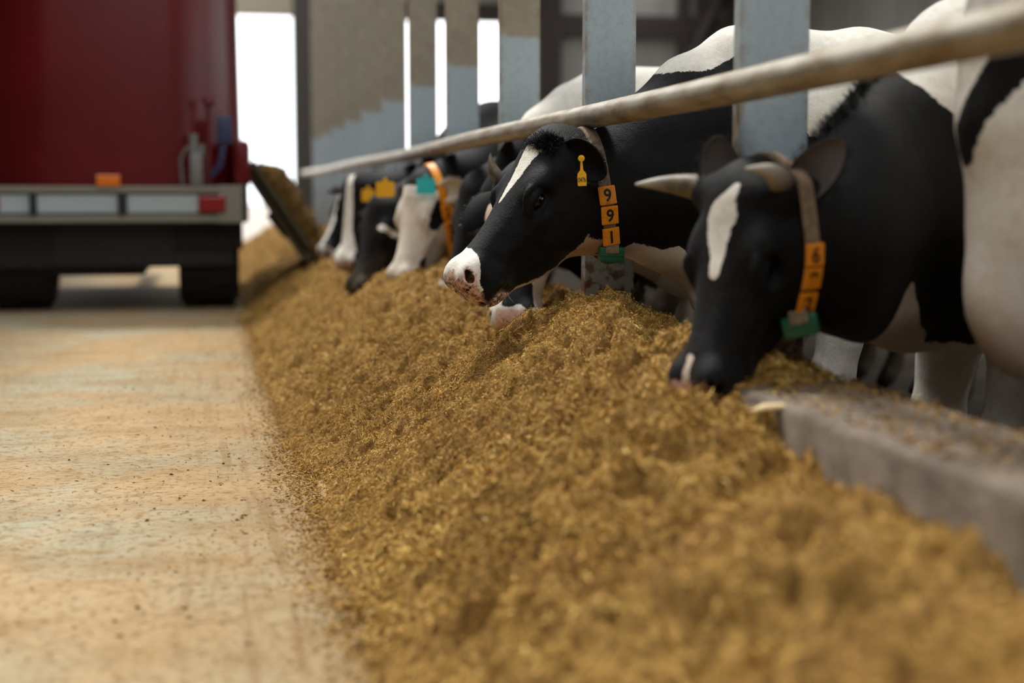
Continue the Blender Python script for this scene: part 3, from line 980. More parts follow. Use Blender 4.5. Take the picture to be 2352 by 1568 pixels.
def number_tag(parent, pos, down, out, w, h, th, digit, m=None, name='number_tag', roll=0.0, bold=.0012):
    pos, down, out = Vector(pos), Vector(down).normalized(), Vector(out)
    out = (out - down * out.dot(down)).normalized()
    up = -down
    side = up.cross(out)
    M = Matrix((side, up, out)).transposed().to_4x4()
    M.translation = pos
    M = M @ Matrix.Rotation(roll, 4, 'Z')
    b = MB(); b.box((-w / 2, -h / 2, 0), (w / 2, h / 2, th), .003)
    rim = .0035
    b.box((-w / 2 + rim, -h / 2 + rim, th - .001), (w / 2 - rim, h / 2 - rim, th + .0008), .0007)
    old = set(b.bm.faces)
    if digit:
        tm = text_mesh(digit, h * .98, .0004, bold)
        tb = bmesh.new(); tb.from_mesh(tm)
        xs_ = [q.co.x for q in tb.verts]; ys_ = [q.co.y for q in tb.verts]
        cx_, cy_ = (min(xs_) + max(xs_)) / 2, (min(ys_) + max(ys_)) / 2
        sc = (h * .70) / (max(ys_) - min(ys_))
        bmesh.ops.transform(tb, matrix=Matrix.Translation((0, 0, th + .0008)) @ Matrix.Diagonal((sc * .92, sc, 1, 1)) @ Matrix.Translation((-cx_, -cy_, 0)), verts=tb.verts)
        tb.to_mesh(tm); tb.free()
        b.bm.from_mesh(tm)
        bpy.data.meshes.remove(tm)
    b.bm.faces.ensure_lookup_table()
    for i, f in enumerate(b.bm.faces):
        f.material_index = 0 if f in old else 1
    bmesh.ops.transform(b.bm, matrix=M, verts=b.bm.verts)
    me = bpy.data.meshes.new(name); b.bm.to_mesh(me); b.bm.free()
    me.materials.append(m or M_ORANGE); me.materials.append(M_DIGIT)
    return link(bpy.data.objects.new(name, me), parent)

def ear_tag(parent, top, face, down, L, W, m=None, digits=None, name='ear_tag', nk=1.0):
    """flag tag with a narrow neck"""
    top, down = Vector(top), Vector(down).normalized()
    out = Vector(face); out = (out - down * out.dot(down)).normalized()
    side = (-down).cross(out)
    M = Matrix((side, -down, out)).transposed().to_4x4(); M.translation = top
    pr = [(0, .10), (.28 * nk, .13), (.45 * nk, .17), (.55 * nk, .42), (.60 * nk, .5), (.97, .5), (1.0, .44)]
    b = MB()
    pl = [(-W * a, -L * u) for u, a in pr] + [(W * a, -L * u) for u, a in pr[::-1]]
    b.prism([(x, y) for x, y in pl], 0, .0025)
    b.lathe([(-.004, .009), (.004, .009), (.005, .004)], (0, -.004, 0), 'z', 14)
    old = set(b.bm.faces)
    if digits:
        tm = text_mesh(digits, L * .30, .0003, .0002)
        tb = bmesh.new(); tb.from_mesh(tm)
        xs_ = [q.co.x for q in tb.verts]; sc = W * .86 / (max(xs_) - min(xs_))
        bmesh.ops.transform(tb, matrix=Matrix.Translation((0, -L * .80, .0029)) @ Matrix.Diagonal((sc, sc * 1.75, 1, 1)), verts=tb.verts)
        tb.to_mesh(tm); tb.free(); b.bm.from_mesh(tm); bpy.data.meshes.remove(tm)
    b.bm.faces.ensure_lookup_table()
    for i, f in enumerate(b.bm.faces): f.material_index = 0 if f in old else 1
    bmesh.ops.recalc_face_normals(b.bm, faces=b.bm.faces[:])
    bmesh.ops.transform(b.bm, matrix=M, verts=b.bm.verts)
    me = bpy.data.meshes.new(name); b.bm.to_mesh(me); b.bm.free()
    me.materials.append(m or M_YELLOW); me.materials.append(M_DIGIT)
    return link(bpy.data.objects.new(name, me), parent)

def transponder(parent, pos, down, out, m=None, roll=0.0):
    pos, down, out = Vector(pos), Vector(down).normalized(), Vector(out)
    out = (out - down * out.dot(down)).normalized(); side = (-down).cross(out)
    M = Matrix((side, -down, out)).transposed().to_4x4(); M.translation = pos
    M = M @ Matrix.Rotation(roll, 4, 'Z')
    b = MB(); b.box((-.036, -.022, -.012), (.036, .022, .028), .007)
    b.box((-.034, -.0025, .027), (.034, .0025, .030), .001)
    bmesh.ops.transform(b.bm, matrix=M, verts=b.bm.verts)
    o = b.build('transponder', m or M_GREEN, parent, True)
    b = MB(); b.box((-.019, .006, -.004), (.019, .032, .026), .004); b.box((-.019, .004, .020), (.019, .024, .0305), .003)
    bmesh.ops.transform(b.bm, matrix=M, verts=b.bm.verts)
    b.build('strap_loop', M_STRAP, parent, True)
    return o

def axis(lo, hi, f0, f1, fine, coarse):
    """grid coordinates: fine between f0 and f1, growing coarser outside"""
    xs = list(np.arange(f0, f1, fine))
    x, st = xs[-1], fine
    while x < hi:
        st = min(coarse, st * 1.12); x += st; xs.append(x)
    x, st = xs[0], fine; pre = []
    while x > lo:
        st = min(coarse, st * 1.12); x -= st; pre.append(x)
    return np.array(pre[::-1] + xs)

E_ = lambda p, c, r: min(r) * (1 - np.linalg.norm((p - np.array(c)) / np.array(r), axis=-1))

def cow(label, X0, Y0, yaw, poll, nose_dir, up=(0, 0, 1), hs=1.0, fine=.012, coarse=.03, crest=None, throat=None,
        white=None, tan=None, pink=None, brown=None, dirt=None, legs=None, ears=None, horns=None, feats=None, fine_head=True, nose_pt=None, tuft=True, hind=True, extra=None, mud=1.0, nr=1.0):
    root = empty('dairy_cow', (X0, Y0, PEN_Z), math.pi + yaw)
    tag(root, label, 'cow')
    ca, sa = math.cos(math.pi + yaw), math.sin(math.pi + yaw)
    def L(p):
        x, y, z = p[0] - X0, p[1] - Y0, p[2] - PEN_Z
        return np.array([x * ca + y * sa, -x * sa + y * ca, z])
    def Ld(d):
        return np.array([d[0] * ca + d[1] * sa, -d[0] * sa + d[1] * ca, d[2]])
    Hd = Head(L(poll), Ld(nose_dir), Ld(up), hs)
    hp = np.array([Hd.P(u, v, w) for u in (-.09, .5) for v in (-.27, .05) for w in (-.14, .14)])
    xs = axis(-1.95 if hind else -1.0, hp[:, 0].max() + .05, hp[:, 0].min(), hp[:, 0].max(), fine, coarse)
    ys = axis(min(-.42, hp[:, 1].min() - .04), max(.42, hp[:, 1].max() + .04), hp[:, 1].min(), hp[:, 1].max(), fine, coarse)
    zs = axis(-.03, max(1.60, hp[:, 2].max() + .15), hp[:, 2].min(), hp[:, 2].max(), fine, coarse)
    Fd = Field(xs, ys, zs)
    # trunk
    Fd.ell((-.75, 0, .96), (.82, .270, .395), .08)
    Fd.ell((-.10, 0, .98), (.36, .235, .40), .10)
    Fd.chain([(.06, 0, 1.20), (-.15, 0, 1.335), (-.5, 0, 1.305), (-1.0, 0, 1.325), (-1.42, 0, 1.33), (-1.62, 0, 1.25)], [.12, .075, .10, .10, .11, .09], .12)
    Fd.ell((-1.40, 0, 1.10), (.36, .24, .27), .10)
    for sg in (1, -1):
        Fd.ell((-.06, sg * .165, 1.02), (.17, .085, .34), .08)
        Fd.ell((.06, sg * .17, .86), (.13, .085, .17), .07)
        Fd.ell((-1.24, sg * .20, 1.24), (.09, .06, .06), .08)
        Fd.ell((-1.38, sg * .16, .92), (.24, .11, .32), .08)
    Fd.ell((.16, 0, .78), (.17, .11, .19), .08)         # brisket
    if hind:
        Fd.ell((-1.20, 0, .62), (.24, .19, .20), .08)   # udder
        for sx, sy in ((-1.08, .08), (-1.08, -.08), (-1.28, .08), (-1.28, -.08)):
            Fd.cone((sx, sy, .47), (sx, sy, .40), .022, .015, .03)
        Fd.chain([(-1.66, 0, 1.28), (-1.74, 0, 1.15), (-1.76, .01, .8), (-1.74, .02, .5)], [.045, .03, .022, .03], .03)
        Fd.chain([(-1.74, .02, .5), (-1.73, .02, .33)], [.04, .05], .03)
    # legs: (fore-left knee x shift, fore-right) and hooves
    lg = dict(fl=(.03, .0), fr=(-.03, .0), hl=(0, 0), hr=(0, 0)); lg.update(legs or {})
    for key, sg in (('fl', 1), ('fr', -1)):
        fx, fy = lg[key]
        y = sg * .145 + fy
        Fd.chain([(.02, sg * .155, .86), (-.05 + fx * .4, sg * .155 + fy * .5, .70), (.0 + fx, y, .41), (.0 + fx, y, .14)], [.115, .092, .056, .037], .05)
        Fd.ell((.012 + fx, y, .40), (.050, .050, .062), .04)
        Fd.cone((.0 + fx, y, .13), (.04 + fx, y, .07), .042, .045, .03)
        for s2 in (-1, 1):
            Fd.cone((.04 + fx, y + s2 * .024, .055), (.075 + fx, y + s2 * .026, .022), .034, .024, .012)
    if hind:
        for key, sg in (('hl', 1), ('hr', -1)):
            fx, fy = lg[key]
            y = sg * .15 + fy
            Fd.chain([(-1.36, sg * .15, .86), (-1.27 + fx * .3, sg * .155, .72), (-1.50 + fx, y, .50), (-1.46 + fx, y, .14)], [.135, .11, .058, .038], .06)
            Fd.cone((-1.53 + fx, y, .53), (-1.47 + fx, y, .44), .042, .044, .04)
            Fd.cone((-1.46 + fx, y, .13), (-1.42 + fx, y, .07), .043, .045, .03)
            for s2 in (-1, 1):
                Fd.cone((-1.42 + fx, y + s2 * .024, .055), (-1.385 + fx, y + s2 * .026, .022), .034, .024, .012)
    # neck: crest, middle and throat lines
    pc = Hd.P(-.01, -.045, 0); pt = Hd.P(.035, -.165, 0)
    cr = [pc] + ([L(p) for p in crest] if crest else [pc * .66 + np.array([-.05, 0, 1.30]) * .34 + np.array([0, 0, .01]), pc * .3 + np.array([-.08, 0, 1.33]) * .7 + np.array([0, 0, .02])]) + [np.array([-.10, 0, 1.33])]
    th = [pt] + ([L(p) for p in throat] if throat else [pt * .6 + np.array([.22, 0, .78]) * .4 - np.array([0, 0, .0]), pt * .22 + np.array([.22, 0, .78]) * .78 - np.array([0, 0, .02])]) + [np.array([.16, 0, .76])]
    def resam(pl, n=7):
        pl = np.array(pl); s_ = np.r_[0, np.cumsum(np.linalg.norm(np.diff(pl, axis=0), axis=1))]
        return np.stack([np.interp(np.linspace(0, s_[-1], n), s_, pl[:, i]) for i in range(3)], 1)
    C7, T7 = resam(cr), resam(th)
    f7 = np.linspace(0, 1, 7)
    rc = .072 + .020 * f7
    C7[:, 2] -= 0
    Fd.chain(list(C7), list(rc), .07)
    rt_ = .062 + .035 * f7
    Fd.chain(list(T7), list(rt_), .07)
    for wgt, r0, r1 in ((.33, .085, .19), (.66, .085, .20)):
        M7 = C7 * (1 - wgt) + T7 * wgt
        Fd.chain(list(M7), list(nr * (r0 + (r1 - r0) * f7 ** 1.3)), .08)
    add_head(Fd, Hd, fine_head)
    if extra: extra(Fd, Hd, L)
    Fd.F[:, :, zs < 0.001] = np.maximum(Fd.F[:, :, zs < 0.001], 0.004)
    P, Q = surfnet(Fd.F, xs, ys, zs)
    # attributes
    q = Hd.uvw(P)
    W = np.stack([X0 + P[:, 0] * ca - P[:, 1] * sa, Y0 + P[:, 0] * sa + P[:, 1] * ca, P[:, 2] + PEN_Z], 1)
    zero = np.zeros(len(P))
    at = {}
    at['white'] = white(P, q, W) if white else zero - .1
    at['tan'] = np.clip(tan(P, q, W), 0, 1) if tan else zero
    at['pink'] = pink(P, q, W) if pink else zero - .1
    at['brown'] = np.clip(brown(P, q, W), 0, 1) if brown else zero
    at['dirt'] = np.clip(dirt(P, q, W), 0, 1) if dirt else zero
    hole_shade = zero.copy()
    for sg in (1, -1):
        for a_, b_, r_ in (((.472, -.061, .036), (.460, -.053, .051), .009), ((.460, -.053, .051), (.442, -.026, .061), .0105)):
            a_ = np.array((a_[0], a_[1], a_[2] * sg)); b_ = np.array((b_[0], b_[1], b_[2] * sg)); ba = b_ - a_
            h_ = np.clip(((q - a_) @ ba) / (ba @ ba), 0, 1)
            hole_shade = np.maximum(hole_shade, np.clip((r_ + .0045 - np.linalg.norm(q - a_ - h_[:, None] * ba, axis=1)) / .005 + .4, 0, 1))
        mp_ = [(.495, -.112, 0), (.470, -.116, sg * .040), (.435, -.124, sg * .064), (.385, -.136, sg * .074)]
        for a_, b_ in zip(mp_, mp_[1:]):
            a_ = np.array(a_); b_ = np.array(b_); ba = b_ - a_
            h_ = np.clip(((q - a_) @ ba) / (ba @ ba), 0, 1)
            hole_shade = np.maximum(hole_shade, .9 * np.clip((.0065 - np.linalg.norm(q - a_ - h_[:, None] * ba, axis=1)) / .004 + .4, 0, 1))
    at['hole_shade'] = hole_shade * .96
    at['mud'] = np.clip(mud * (.80 - P[:, 2]) / .35, 0, 1) if mud else zero
    at['hoof'] = np.clip((.085 - P[:, 2]) / .02, 0, 1)
    me = big_mesh('body', P, Q, [M_COAT], None, at)
    body = link(bpy.data.objects.new('body', me), root)
    # eyes
    if fine_head:
        for sg in (1, -1):
            c_ = Hd.P(.163, -.048, sg * .0835)
            bm = bmesh.new(); bmesh.ops.create_uvsphere(bm, u_segments=20, v_segments=14, radius=.0285 * hs)
            bmesh.ops.translate(bm, vec=Vector(c_), verts=bm.verts)
            e = bpy.data.meshes.new('eye'); bm.to_mesh(e); bm.free(); e.materials.append(M_EYE)
            e.polygons.foreach_set('use_smooth', [True] * len(e.polygons))
            link(bpy.data.objects.new('eye', e), root)
    # ears: list of (side, tip direction in head frame, opening direction in head frame, kwargs)
    eo = {}
    for (sg, td, od, kw) in (ears or [(1, (-.25, -.35, 1), (.75, -.5, .2), {}), (-1, (-.25, -.35, -1), (.75, -.5, -.2), {})]):
        kw = dict(kw)
        bu = kw.pop('base', (.03, -.055, .095))
        bp = Hd.P(bu[0], bu[1], sg * bu[2])
        if kw.pop('world', False):
            eo[sg] = make_ear(root, bp, Ld(td), Ld(od), **kw)
        else:
            eo[sg] = make_ear(root, bp, Hd.V(*td), Hd.V(*od), **kw)
    for hp_ in (horns or []):
        pts = [Hd.P(*p) for p in hp_[0]]
        make_horn(root, pts, hp_[1], *(hp_[2:]))
    if feats: feats(root, body, Hd, L, Ld, eo)
    return root, body, Hd, L, Ld
# ------------------------------------------------------------------ the herd
def cap2(x, z, a, b, r0, r1):
    """signed 2-D capsule (positive inside) in a coat plane"""
    a = np.array(a); b = np.array(b); ba = b - a
    px, pz = x - a[0], z - a[1]
    h = np.clip((px * ba[0] + pz * ba[1]) / (ba @ ba), 0, 1)
    return r0 + (r1 - r0) * h - np.hypot(px - h * ba[0], pz - h * ba[1])
mx = lambda *a: np.maximum.reduce(a)
mn = lambda *a: np.minimum.reduce(a)
legs_white = lambda P, z=.55: z - P[:, 2]
def jag(x, f, a, seed):
    return a * (vnoise2(x * f, x * 0 + seed, seed) * 2)

# ---- the cow in focus, collar 991
def w991(P, q, W):
    u, v, w = q.T
    onhead = mn(u + .02, .50 - u)
    hw = np.interp(u, [-.03, .0, .04, .08, .12, .17, .205, .225], [.030, .037, .035, .030, .024, .015, .006, -.01])
    off = np.interp(u, [-.03, 0, .05, .1, .16, .2, .225], [.042, .040, .030, .016, .004, -.006, -.010])
    blaze = mn(hw - np.abs(w - off), v + .05, u - .040 + jag(w, 60, .010, 3))
    nose = mn(u - (.372 + 1.05 * np.clip(-v - .006, 0, .2) + jag(v, 45, .010, 5)), v + .085)
    vb = np.interp(u, *VB)
    jaw = mn((vb + np.interp(u, [0, .12, .25, .4], [.040, .030, .012, .012]) + jag(u, 30, .006, 8)) - v, .43 - u, u - .03, v - vb + .05, .11 - np.abs(w))
    X, Z = W[:, 0], W[:, 2]
    zl = np.interp(X, [1.02, 1.10, 1.22, 1.32, 1.40, 1.46, 1.6], [.595, .620, .642, .628, .575, .52, .30]) + jag(X, 22, .010, 9)
    dew = mn(zl - Z, X - 1.0, 1.66 - X)
    crest = mn(Z - np.interp(X, [1.0, 1.25, 1.40, 1.52, 1.60, 1.66, 1.9, 2.4], [1.3, 1.13, 1.135, 1.20, 1.16, .95, .90, .98]), X - 1.16)
    leg = mn(.50 - P[:, 2] + jag(X, 20, .02, 3), X - 1.5)
    legn = mn(.74 - P[:, 2], X - 1.70, 1.99 - X)
    rear = mn(X - 2.7, .9 + .2 * vnoise2(X * 5, Z * 5, 3) - 0 * X)
    return mx(blaze, nose, jaw, dew, crest, leg, legn, rear)
def t991(P, q, W):
    X, Z = W[:, 0], W[:, 2]
    u, v, w = q.T
    vb = np.interp(u, *VB)
    jaw = np.clip((.37 - u) * 8, 0, .6) * (u > .03) * (v < vb + .06) * (v > vb - .06)
    return np.where((X > 1.0) & (X < 1.62) & (Z < .72), .45, 0) + jaw
def p991(P, q, W):
    u, v, w = q.T
    pad = u - (.432 + .55 * np.clip(-v - .035, -.04, .2) - .3 * np.clip(-v - .10, 0, .1))
    chin = mn(u - .408, -.128 - v)
    return mx(mn(pad, -.012 - v, v + .14), chin)
def d991(P, q, W):
    u, v, w = q.T
    a = np.clip((u - .455) / .02, 0, 1) * (v > -.1) * .85
    return np.clip(a + np.clip((u - .36) / .04, 0, 1) * np.clip((-.105 - v) / .02, 0, 1) * .85, 0, .85)
def f991(root, body, Hd, L, Ld, eo):
    strap, at, fr = make_collar(root, body, L((1.085, 3.975, .775)), Ld((.35, 0, .055)), Ld((0, 0, 1)), .036, (-.085, -.185))
    for h, dg in ((.008, '9'), (-.048, '9'), (-.103, '1')):
        p, dn, ou = at(h, -1)
        number_tag(strap, p, dn, ou, .049, .052, .008, dg, roll=random.uniform(-.04, .03))
    transponder(strap, p + dn * .058 - ou * .012, dn * .3 + Vector((0, 0, -1)), Ld((-.12, -1, 0)), roll=-.05)
    e = eo[1]
    base = Vector(Hd.P(.03, -.055, .095)); tip = Vector(Hd.V(-.20, -.62, .85)).normalized()
    ear_tag(e, Vector(L((.985, 3.745, .885))), Ld((-.35, -1, .1)), Ld((.04, 0.0, -1)), .078, .024, digits='0476')
    # poll tuft
    r = np.random.default_rng(4)
    n = 9000
    uu = r.uniform(-.032, .020, n); ww = np.clip(r.normal(0, .036, n), -.075, .075)
    roots = np.stack([Hd.P(a + .008, .022 - 3.5 * b * b - 6 * a * a, b + .012) for a, b in zip(uu, ww)])
    dirs = np.stack([Hd.V(.45 + .14 * r.normal(), .42 + .14 * r.normal(), .75 + .15 * r.normal() + 5 * b) for b in ww])
    strands('hair', roots, dirs, .034, .0007, M_HAIR, root, .22, 2)
    # whiskers on lip and chin
    uu = r.uniform(.40, .48, 70); sg = r.choice([-1, 1], 70)
    roots = np.stack([Hd.P(a, -.125 - .03 * r.random(), s * .05) for a, s in zip(uu, sg)])
    dirs = np.stack([Hd.V(.8, -.6 + .4 * r.normal(), s * .6 + .3 * r.normal()) for s in sg])
    strands('whiskers', roots, dirs, .035, .0004, M_WHISK, root, .4, 6)
    uu = r.uniform(.44, .475, 24)
    roots = np.stack([Hd.P(a, -.01 - .03 * r.random(), .05 * r.uniform(-1, 1)) for a in uu])
    dirs = np.stack([Hd.V(1, .4 + .4 * r.normal(), .5 * r.normal()) for _ in uu])
    strands('nose_hair', roots, dirs, .025, .00035, M_WHISK, root, .3, 7)
def x991(Fd, Hd, L):
    Fd.ell(Hd.P(.008, .008, .012), (.032, .032, .050), .022, Hd.R)
    # dewlap fold running from throat to brisket
    Fd.chain([L(p) for p in ((1.10, 3.985, .675), (1.25, 4.0, .655), (1.37, 4.0, .575), (1.42, 4.0, .46))], [.04, .032, .028, .028], .04)
cow('black and white cow in sharp focus wearing orange collar tags 9 9 1', 1.78, 4.02, 0.0,
    (.928, 3.955, .925), (-.285, -.075, -.355), hs=1.0, fine=.0056, coarse=.022,
    crest=[(1.09, 3.99, .820), (1.20, 3.99, .915), (1.279, 4.0, 1.035), (1.503, 4.0, 1.175)],
    throat=[(1.06, 3.97, .712), (1.218, 4.0, .700), (1.36, 4.0, .625)],
    white=w991, tan=t991, pink=p991, dirt=d991, legs=dict(fl=(-.005, .0), fr=(.05, 0)), mud=.35,
    ears=[(1, (.50, -.62, -.30), (-.25, -.75, -.35), dict(world=True, L=.150, Wd=.110, droop=.02, inner=M_EAR, base=(.0, -.022, .098))), (-1, (.85, .10, .10), (-.15, -.9, .45), dict(world=True, L=.165, Wd=.065, droop=.0, base=(-.005, -.012, .07)))],
    feats=f991, extra=x991)

# ---- the horned cow
def wC2(P, q, W):
    u, v, w = q.T
    hw = np.interp(u, [-.02, .0, .025, .065, .10, .14, .18, .205, .22], [-.02, .006, .022, .041, .036, .026, .019, .014, -.02])
    off = np.interp(u, [-.02, .0, .02, .04, .1, .24], [.034, .030, .020, .002, -.006, .002])
    blaze = mn(hw - np.abs(w - off) + jag(u, 40, .003, 4), v + .05)
    nose = mn(.010 - np.abs(w + .006), u - .385, v + .05, .462 - u)
    X, Z = W[:, 0], W[:, 2]
    edge = Z - np.interp(X, [1.40, 1.44, 1.50, 1.55, 1.60, 1.9], [1.12, 1.055, 1.0, .955, .86, .80]) + jag(X, 30, .012, 6)
    wither = mn(edge, X - 1.40)
    leg = .565 - P[:, 2] + jag(X, 34, .035, 12) * 1.6
    leg = mn(leg, X - 1.5)
    ped = mn(np.interp(X, [1.37, 1.40, 1.43, 1.45, 1.48, 1.51, 1.58], [.42, .50, .575, .60, .565, .51, .45]) + jag(X, 40, .008, 14) - Z, X - 1.33)
    return mx(blaze, nose, wither, leg, ped)
def tC2(P, q, W):
    X, Z = W[:, 0], W[:, 2]
    return np.where((Z < .62) & (X < 1.62) & (Z > .40), .55, 0) * 1.0
def pC2(P, q, W):
    u, v, w = q.T
    return mn(u - .445, .03 - np.abs(w + .012), v + .09)
def fC2(root, body, Hd, L, Ld, eo):
    strap, at, fr = make_collar(root, body, L((1.135, 2.748, .72)), Ld((.40, .06, .03)), Ld((0, 0, 1)), .034, (-.07, -.20))
    for h, dg in ((-.055, '6'), (-.100, '9'), (-.144, '2')):
        p, dn, ou = at(h, -1)
        number_tag(strap, p, dn, ou, .040, .046, .008, dg)
    p, dn, ou = at(-.185, -1)
    transponder(strap, p + Vector((0, 0, -.008)), (0, 0, -1), Ld((-.5, -1, 0)), roll=.25)
    mane(root, body, L, Ld, 1.22, 1.50, 2.755, 2.955, 2600, .034)
    for sg, dv in ((1, (.0, .0, 0)), (-1, (0, 0, 0))):
        q = Vector(Hd.P(-.02, -.032, sg * .118))
        b = MB(); b.lathe([(-.006, .010), (.004, .011), (.006, .006)], (0, 0, 0), 'z', 12)
        M = Vector((0, 0, 1)).rotation_difference(Vector(Hd.V(.2, 1, 0))).to_matrix().to_4x4(); M.translation = q
        bmesh.ops.transform(b.bm, matrix=M, verts=b.bm.verts)
        b.build('ear_stud', M_YELLOW, eo[sg], True)
def mane(root, body, L, Ld, x0, x1, y0, y1, n, ln, seed=1):
    me = body.data
    bvh = BVHTree.FromPolygons([v_.co for v_ in me.vertices], [p.vertices[:] for p in me.polygons])
    r = np.random.default_rng(seed); roots = []; dirs = []
    for i in range(n):
        f = r.random(); cl = math.sin(f * 47) * .5 + math.sin(f * 111) * .5
        y = y0 + (y1 - y0) * f + r.normal(0, .010)
        hit = bvh.ray_cast(Vector(L((x0 + (x1 - x0) * f, y, 1.7))), Vector((0, 0, -1)))
        if hit[0] is None or r.random() > .55 + .45 * cl: continue
        roots.append(np.array(hit[0]) - np.array((0, 0, .004)))
        dirs.append(Ld((-.35 + .15 * r.normal() + .25 * cl, .12 * r.normal(), 1)))
    strands('hair', np.array(roots), np.array(dirs), ln, .0009, M_HAIR, root, .3, 4)
def xC2(Fd, Hd, L):
    for sg in (1, -1):
        Fd.cone(Hd.P(-.01, -.03, sg * .06), Hd.P(-.005, -.02, sg * .115), .04, .036, .03)
cow('horned black cow with a white blaze eating in front of the nearest post', 1.72, 2.99, 0.0,
    (1.052, 2.745, .79), (-.145, -.072, -.41), hs=.91, fine=.0075, coarse=.024,
    crest=[(1.14, 2.745, .712), (1.25, 2.735, .775), (1.37, 2.83, .88), (1.52, 2.97, .99), (1.65, 2.98, 1.11)],
    throat=[(1.16, 2.745, .64), (1.26, 2.74, .595), (1.38, 2.86, .56)],
    white=wC2, tan=tC2, pink=pC2, mud=.35, nr=.82, legs=dict(fl=(-.035, -.02), fr=(.0, 0)),
    ears=[(1, (.50, -.30, .70), (-.45, -.85, .1), dict(world=True, L=.175, Wd=.09, droop=.0, base=(.02, -.045, .105))), (-1, (.05, .15, 1.0), (.1, -1, .05), dict(world=True, L=.165, Wd=.10, droop=.0))],
    horns=[([(-.01, -.02, -.105), (-.02, .015, -.20), (.015, .08, -.25)], .030, .55), ([(-.01, -.02, .105), (-.035, .045, .155), (-.005, .115, .115)], .029, .25)],
    feats=fC2, extra=xC2)

# ---- the white cow at the right edge, head held high
def wC3(P, q, W):
    X, Y, Z = W.T
    a_ = np.array((1.366, 2.43, .865)); ba = np.array((1.435, 2.25, 1.13)) - a_
    h_ = np.clip(((W - a_) @ ba) / (ba @ ba), 0, 1)
    stripe = .036 + .014 * h_ - np.linalg.norm(W - a_ - h_[:, None] * ba, axis=1)
    far = mn(X - 2.0, .25 + vnoise2(X * 3, Z * 3, 6))
    hd = mn(q[:, 0] + .05, .36 - q[:, 0], np.abs(q[:, 2]) - .04, q[:, 1] + .26)
    return -mx(stripe, far, hd)
cow('white cow at the right edge of the photo with one black slanting stripe', 1.715, 2.40, -.10,
    (1.58, 2.42, 1.74), (-.75, .10, -.45), hs=1.0, fine=.022, coarse=.026,
    crest=[(1.68, 2.42, 1.52), (1.74, 2.41, 1.33)], throat=[(1.57, 2.42, 1.42), (1.515, 2.42, 1.16), (1.45, 2.41, .95)],
    white=wC3, tan=lambda P, q, W: np.clip((.92 - W[:, 2]) * 1.6 + vnoise2(W[:, 0] * 9 + W[:, 1] * 9, W[:, 2] * 3, 8) * .8, 0, .55), fine_head=False, mud=.4, legs=dict(fl=(.10, -.02), fr=(-.06, 0)))

# ---- the cow eating right behind the one in focus
def wE(P, q, W):
    u, v, w = q.T
    X, Y, Z = W.T
    left = mn(-.030 - w, u - .08, v + .10 + 0 * u)
    muzz = mn(u - .415 + jag(w, 40, .012, 5) + .6 * np.abs(w - .02) * 0, .5 - u)
    jaw = mn(-.075 - v + .22 * np.clip(u - .28, -.1, .2), u + .05)
    neck = mn(np.interp(X, [1.0, 1.15, 1.3, 1.5, 1.7], [.72, .80, .82, .75, .55]) - Z, X - 1.02)
    crest = mn(Z - np.interp(X, [1.1, 1.3, 1.5, 2.2], [1.15, 1.10, 1.14, 1.0]), X - 1.1)
    legs = .62 - P[:, 2]
    bel = mn(.86 - P[:, 2] + jag(X, 9, .05, 3), X - 1.30)
    return mx(left, muzz, jaw, neck, crest, mn(legs, X - 1.4), bel)
def tE(P, q, W):
    u, v, w = q.T
    return np.where((W[:, 2] < .85) & (W[:, 0] < 1.5) & (u < .40), .85, 0)
def pE(P, q, W):
    u, v, w = q.T
    return mn(u - .425 - .5 * np.abs(w) ** 1.5, v + .10, .046 - np.abs(w)) * 1.0
cow('cow with pale pink nose in the feed below the chin of cow 991', 1.80, 4.70, 0.0,
    (1.02, 4.62, .835), (-.095, -.19, -.50), hs=1.06, mud=.3, fine=.008, coarse=.028,
    white=wE, tan=tE, pink=pE,
    ears=[(1, (-.25, -.35, 1), (.75, -.5, .2), {}), (-1, (-.80, -.30, -.45), (.25, .8, -.5), dict(world=True, L=.15, Wd=.10, droop=.05, inner=M_EAR))],
    horns=[([(-.01, -.02, -.085), (-.04, .0, -.115), (-.085, .01, -.115)], .022, .9), ([(-.01, -.02, .085), (-.04, .0, .115), (-.085, .01, .115)], .022, .9)])

def blot(seed, sc, bias):
    return lambda P, q, W: (vnoise2(P[:, 0] * sc + P[:, 1] * 2, P[:, 2] * sc, seed) + bias) * .25
def std_white(face=None, seed=1, sc=2.6, bias=-.08, legz=.55, neck=None):
    bl = blot(seed, sc, bias)
    def f(P, q, W):
        u, v, w = q.T
        head = (u > -.05) & (q[:, 1] > -.30) & (np.abs(w) < .17) & (W[:, 0] < 1.12)
        body = mx(mn(bl(P, q, W), .06 - P[:, 0]), legz - P[:, 2])
        if neck: body = mx(body, neck(P, W))
        return np.where(head, face(u, v, w) if face else -.1, body)
    return f
def eater(label, X0, Y0, nose, alpha, beta=70, Lh=.48, seed=1, **kw):
    a, b = math.radians(alpha), math.radians(beta)
    d = (-math.cos(a) * math.cos(b), -math.sin(a) * math.cos(b), -math.sin(b))
    poll = tuple(n_ - Lh * e for n_, e in zip(nose, d))
    return cow(label, X0, Y0, 0.0, poll, d, fine=kw.pop('fine', .014), coarse=.03, **kw)

